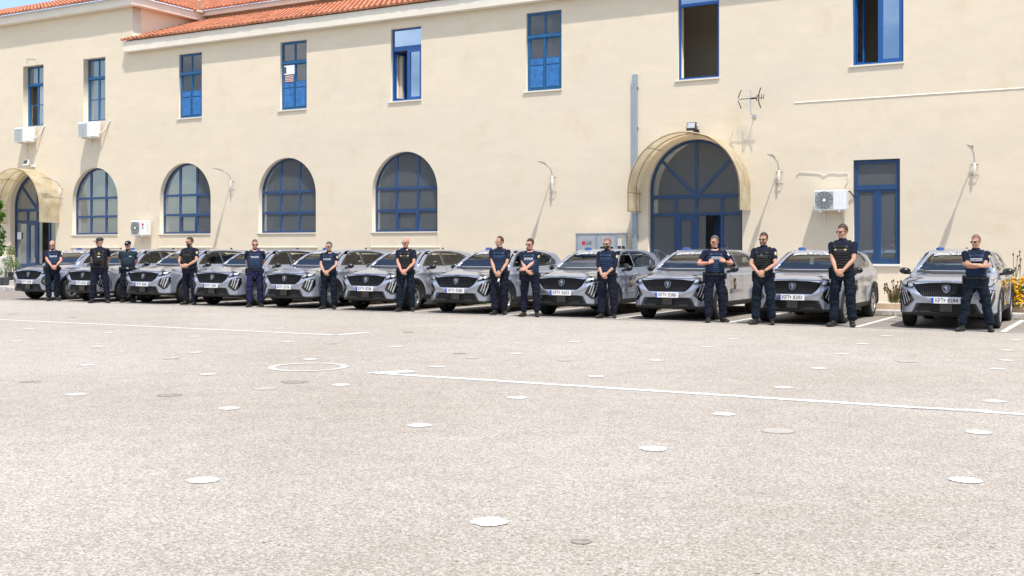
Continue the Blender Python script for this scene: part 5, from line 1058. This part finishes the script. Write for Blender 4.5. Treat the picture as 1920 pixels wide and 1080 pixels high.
        me = remesh(m.mesh('boot'), .007, 2); a = coords(me); a[:, 2] = np.maximum(a[:, 2], .001); setco(me, a); link('boot', me, 'boot', P)
    # --- shirt with sleeves
    sh = sp.get('shirt', 'navy_shirt'); sl_ = sp.get('sleeve', .62); m = MB()
    m.rings([(z, cx, cy, rx + .011, ry + .011) for z, cx, cy, rx, ry in T[2:9]] + [(1.50, 0, .01, .115 * g + .008, .080), (1.525, 0, .01, .074 * g ** .5, .070)])
    for s, Sp, El, Wp, d, n, th in arms:
        e_ = Sp.lerp(El, min(1, sl_)); m.ell(Sp + Vector((-s * .004, 0, -.004)), (.071 * ag, .074 * ag, .066))
        if sl_ <= 1: m.tube([Sp, Sp.lerp(El, sl_ * .5), e_], [.069 * ag, .068 * ag, .067 * ag], n=16, cap=.05)
        else: m.tube([Sp, Sp.lerp(El, .5), El, El.lerp(Wp, .3)], [.067 * ag, .062 * ag, .058 * ag, .054 * ag], n=16, cap=.05)
    me = remesh(m.mesh('shirt'), .008, 3); noise_disp(me, .007, (10, 10, 13), i * 5.3); so = link('shirt', me, sh, P)
    m = MB(); m.lathe([(1.505, .066 * g ** .5), (1.548, .060 * g ** .5), (1.552, .064 * g ** .5), (1.51, .073 * g ** .5)], 20, 'Z', (0, .008, 0)); m.build('collar', sh, so, smooth=True)
    SB = BVHTree.FromPolygons([v.co[:] for v in me.vertices], [tuple(p.vertices) for p in me.polygons])
    def onto(bv, poly, name, mt, off, parent, step=.03, txt=None):
        gme = txt if txt is not None else grid_poly([poly], step); a = coords(gme)
        for q in range(len(a)):
            h, nn_, _, _ = bv.ray_cast(Vector((a[q][0], -1, a[q][2])), Vector((0, 1, 0)))
            if h is not None: a[q] = (h.x, h.y - off, h.z)
        setco(gme, a); o = link(name, gme, mt, parent); return o
    # sleeve emblem on the side that faces the camera (wearer's left arm)
    if sp.get('emblem'):
        s, Sp, El, Wp, d, n, th = arms[1]; c = Sp.lerp(El, .30); u = (El - Sp).normalized(); o_ = Vector((.75, -.66, 0)); o_ = (o_ - u * o_.dot(u)).normalized(); w_ = u.cross(o_)
        q = [c + o_ * .074 * ag + u * (.040 * math.sin(t_)) + w_ * (.030 * math.cos(t_)) - o_ * .012 * math.cos(t_) ** 2 for t_ in [k_ * .5236 for k_ in range(12)]]; MB().add(q + [c + o_ * .080 * ag], [(k_, (k_ + 1) % 12, 12) for k_ in range(12)]).build('sleeve_emblem', sp['emblem'], so)
    vest = sp.get('vest')
    top = so
    if vest:
        vm = vest + '_vest'; wb = 'webbing_' + vest; ex = .030; m = MB()
        m.rings([(1.035, 0, -belly * .2, .150 * g + ex * .75, .108 * g + belly * .65 + ex)] + [(z, cx, cy, rx * .96 + ex * .8, ry + ex) for z, cx, cy, rx, ry in T[4:7]] + [(1.385, 0, 0, .140 * g, .116 * g + ex), (1.425, 0, 0, .118 * g, .108 * g + ex * .9), (1.45, 0, .0, .105 * g, .100)], pw=2.9)
        for s in (-1, 1): m.tube([(s * .100, -.108 * g - .012, 1.38), (s * .106, -.088, 1.45), (s * .112, -.03, 1.505), (s * .112, .04, 1.505), (s * .106, .095, 1.45), (s * .1, .11, 1.38)], [(.034, .014)] * 6, n=10, side=(1, 0, 0))
        me = remesh(m.mesh('vest'), .0085, 3); noise_disp(me, .004, (8, 8, 8), i * 1.7); vo = link('vest', me, vm, P); top = vo
        VB = BVHTree.FromPolygons([v.co[:] for v in me.vertices], [tuple(p.vertices) for p in me.polygons])
        if not sp.get('plain'):
            for zz in (1.08, 1.125, 1.17, 1.215, 1.26):
                o = onto(VB, rect(-.125 * g, .125 * g, zz, zz + .022), 'webbing_strap', wb, .006, vo)
        onto(VB, rect(-.112, .112, 1.295, 1.365), 'chest_panel', wb, .006, vo)
        for s in (-1, 1): onto(VB, rect(s * .105 - .022, s * .105 + .022, 1.385, 1.43), 'shoulder_buckle', wb, .010, vo)
        tx = sp.get('text')
        if tx == 'plate': pn = onto(VB, rect(-.100, .100, 1.305, 1.357), 'name_panel', 'patch_white', .010, vo)
        if tx:
            tmm = text_mesh('ΣΩΦΡΟΝΙΣΤΙΚΑ\nΚΑΤΑΣΤΗΜΑΤΑ', .030, .0004); a = coords(tmm); a[:, 2] += 1.333 + (.0 if tx == 'plate' else .0); w_ = a[:, 0].max() - a[:, 0].min(); a[:, 0] *= (.185 if tx == 'plate' else .205) / w_; setco(tmm, a); onto(VB, None, 'vest_lettering', 'navy_shirt' if tx == 'plate' else 'decal_white', .013, vo, txt=tmm)
        if tx is None and sp.get('tabs'):
            for s in (-1, 1): onto(VB, rect(s * .085 - .02, s * .085 + .02, 1.34, 1.365), 'tab', 'patch_gold', .010, vo)
            onto(VB, rect(-.05, .05, 1.342, 1.362), 'tab', 'hair_grey', .010, vo)
        if sp.get('star'): onto(VB, [(.0 + .026 * math.cos(t_ * .785), 1.355 + .032 * math.sin(t_ * .785)) for t_ in range(8)], 'badge', sp['star'], .016, vo)
        if sp.get('label_tag'): onto(VB, rect(-.045, .035, 1.255, 1.28), 'name_tag', 'patch_white', .012, vo)
        if sp.get('radio'):
            q = MB().box(-.032, .032, -.03, .0, -.06, .05); yv = VB.ray_cast(Vector((-.03, -1, 1.18)), Vector((0, 1, 0)))[0]; q.build('pouch', 'black_vest', vo, loc=(-.03, yv.y - .005, 1.20), bevel=.008)
        if sp.get('bag'):
            yv = VB.ray_cast(Vector((-.06, -1, 1.16)), Vector((0, 1, 0)))[0]; q = MB(); q.ell((0, -.03, 0), (.11, .055, .07)); q.build('pouch', 'black_vest', vo, loc=(sp['bag'], yv.y, 1.13), smooth=True)
    else:
        onto(SB, rect(.04, .11, 1.335, 1.355), 'name_tag', 'patch_white', .005, so)
    # belt with pouches, watch
    m = MB(); zb = 1.0; rx, ry = .166 * g + .016, .110 * g + .018 + belly * .3; ring = []
    n_ = 36; vs = []
    for zz, e_ in ((zb - .022, 0), (zb + .022, 0), (zb + .022, -.01), (zb - .022, -.01)):
        for q in range(n_): w_ = 2 * math.pi * q / n_; vs.append(((rx + e_) * math.copysign(abs(math.cos(w_)) ** .83, math.cos(w_)), -belly * .2 + (ry + e_) * math.copysign(abs(math.sin(w_)) ** .83, math.sin(w_)), zz))
    m.add(vs, [(a_ * n_ + q, a_ * n_ + (q + 1) % n_, ((a_ + 1) % 4) * n_ + (q + 1) % n_, ((a_ + 1) % 4) * n_ + q) for a_ in range(4) for q in range(n_)]); bo = m.build('belt', 'leather', P, smooth=False)
    MB().box(-.028, .028, -ry - belly * .2 - .012, -ry - belly * .2 + .004, zb - .022, zb + .022).build('buckle', 'silver' if rnd.random() < .4 else 'leather', bo, bevel=.004)
    pc = MB().box(rx - .012, rx + .035, -.045, .035, .90, 1.015); pc.build('pouch', 'leather', bo, bevel=.012)
    hs = MB().tube([(-rx - .018, .0, 1.04), (-rx - .024, .0, .98), (-rx - .022, -.01, .84)], [(.022, .05), (.026, .05), (.018, .032)], n=10, side=(1, 0, 0)); hs.build('holster', 'leather', bo)
    pf = MB().box(.075, .125, -ry * .93 - belly * .2 - .028, -ry * .8 - belly * .2, .965, 1.02); pf.build('pouch', 'leather', bo, bevel=.008)
    if sp.get('watch'):
        s, Sp, El, Wp, d, n, th = arms[1]; u = (Wp - El).normalized(); c = Wp - u * .015; m = MB().tube([c - u * .010, c + u * .010], [(.032 * ag, .029 * ag)] * 2, n=14, cap=.02); m.build('watch', 'leather', P)
    if sp.get('paper'): q = arms[1][3]; M = Matrix.Translation(q + Vector((-.04, -.02, -.16))) @ Matrix.Rotation(R(18), 4, 'Y'); tag(MB().box(-.02, .02, -.001, .001, -.045, .03, M).build('paper', 'paper', None), 'small folded white paper held by the man turned left, before the blank wall', 'paper').matrix_world = Matrix.Translation((X, Yp, 0)) @ Matrix.Rotation(rz, 4, 'Z') @ Matrix.Scale(k, 4)
    return P
def gp(px, py): return G(px, py)
SPEC = [
 dict(px=98, py=558.6, h=1.77, g=1.12, belly=.045, pose='clasp', hz=.99, turn=-8, head=22, nod=6, hair='fringe', hairm='hair_grey', vest='navy', text='plate', emblem='patch_white', trousers='teal_trousers', stance=.11, watch=1, skin='skin_red', lean=.02, label='bald stocky man in navy vest with pale chest panel, hands clasped, leftmost of all'),
 dict(px=187, py=562.6, h=1.85, g=1.05, belly=.02, pose='behind', turn=8, head=52, cap='black', vest='black', label_tag=1, star='badge_gold', bag=-.06, stance=.20, trousers='navy_trousers', label='man in a black cap and black vest with gold badge, legs apart, hands behind back'),
 dict(px=240, py=562, h=1.76, g=1.12, belly=.05, pose='behind', turn=5, head=14, cap='navy_shirt', capbadge=1, shirt='teal_shirt', stance=.13, trousers='navy_trousers', skin='skin_red', emblem='patch_white', label='man in cap and dark teal polo shirt without vest, hands behind back'),
 dict(px=356, py=566.3, h=1.85, g=1.02, pose='belly', turn=34, head=18, hair='short', hairm='hair_brown', beard='hair_dark', vest='black', bag=-.08, radio=1, emblem='patch_gold', stance=.13, label='bearded man in black vest with front pouch, turned left, hands held before his belly'),
 dict(px=478, py=572.2, h=1.78, g=1.12, belly=.03, pose='behind', turn=2, head=-4, hair='buzz', hairm='hair_grey', vest='navy', text='plate', stance=.14, trousers='indigo_trousers', skin='skin_red', feet=(-.05, .03), label='stocky man in blue vest with white panel and indigo trousers, hands behind back'),
 dict(px=617, py=577, h=1.71, g=1.03, pose='clasp', hz=.96, turn=20, head=8, hair='buzz', hairm='hair_grey', vest='navy', text='plate', emblem='patch_gold', trousers='teal_trousers', stance=.13, feet=(-.06, .02), label='shorter grey-haired man in navy vest with white chest panel, hands clasped, facing left'),
 dict(px=761, py=581, h=1.80, g=1.04, pose='clasp', hz=.95, turn=14, head=16, hair='none', vest='black', tabs=1, trousers='teal_trousers', stance=.14, feet=(-.08, .02), skin='skin_red', label='clean-shaven bald man in a black vest with small tabs, hands clasped low'),
 dict(px=937, py=587.6, h=1.82, g=1.04, pose='clasp', hz=.92, turn=12, head=42, hair='receding', hairm='hair_brown', glasses='thin', vest='navy', watch=1, stance=.10, feet=(-.07, 0), emblem='hair_dark', paper=1, label='tall man in plain navy vest with thin glasses and watch, face turned left'),
 dict(px=994, py=590, h=1.76, g=1.14, belly=.04, pose='wrist', turn=12, head=20, hair='short', vest='navy', text='white', emblem='patch_gold', stance=.15, trousers='navy_trousers', skin='skin_red', label='stocky dark-haired man holding his wrist, navy vest with small white letters'),
 dict(px=1139, py=594.5, h=1.77, g=1.04, pose='clasp', hz=.95, turn=20, head=8, hair='buzz', hairm='stubble', beard='hair_dark', vest='navy', sleeve=1.3, emblem='patch_gold', stance=.14, feet=(-.03, .03), label='shaven-headed bearded man with long rolled sleeves in front of the large outdoor unit'),
 dict(px=1340, py=602, h=1.80, g=1.10, belly=.03, pose='vest', turn=-12, head=46, hair='buzz', hairm='hair_grey', vest='navy', text='white', emblem='patch_white', stance=.15, lean=.03, skin='skin_red', watch=1, label='grey-haired man gripping the front of his navy vest with both hands'),
 dict(px=1432, py=605, h=1.86, g=.99, pose='clasp', hz=.99, turn=16, head=8, hair='short', hairm='hair_brown', beard='stubble', vest='black', star='hair_grey', radio=1, emblem='patch_gold', trousers='teal_trousers', stance=.15, watch=1, feet=(-.06, .02), label='slim dark-haired man with goatee in black vest, between the two right-hand cars'),
 dict(px=1580, py=609, h=1.98, g=1.06, pose='clasp', hz=.94, turn=14, head=28, hair='short', hairm='hair_brown', vest='black', tabs=1, trousers='teal_trousers', stance=.15, feet=(-.04, .03), label='tallest man, muscular, black vest over navy shirt, below the right air conditioner'),
 dict(px=1830, py=617.5, h=1.79, g=1.03, pose='crossed', turn=-2, head=30, hair='buzz', hairm='stubble', vest='navy', text='white', plain=1, emblem='patch_gold', trousers='teal_trousers', stance=.24, feet=(-.02, .05), lean=0, toe=(35, 12), label='bald man with arms crossed and legs apart, leaning before the rightmost car'),
]
YP = [21.85, 21.65, 22.3, 22.15, 22.15, 22.25, 22.3, 22.3, 22.02, 22.3, 22.2, 22.05, 22.2, 22.08]
TOPS = [451, 445, 451.5, 444.5, 449, 453, 445, 443, 447.5, 446, 441.5, 436, 420.5, 440]
for i, sp in enumerate(SPEC):
    yp = YP[i]; u_ = (sp['px'] - CXP) / FPX; dd = yp / (ct + u_ * st)
    sp['h'] = EYE + (HOR - TOPS[i]) / FPX * dd; sp['pos'] = (XatY(sp['px'], yp), yp); person(i, sp)
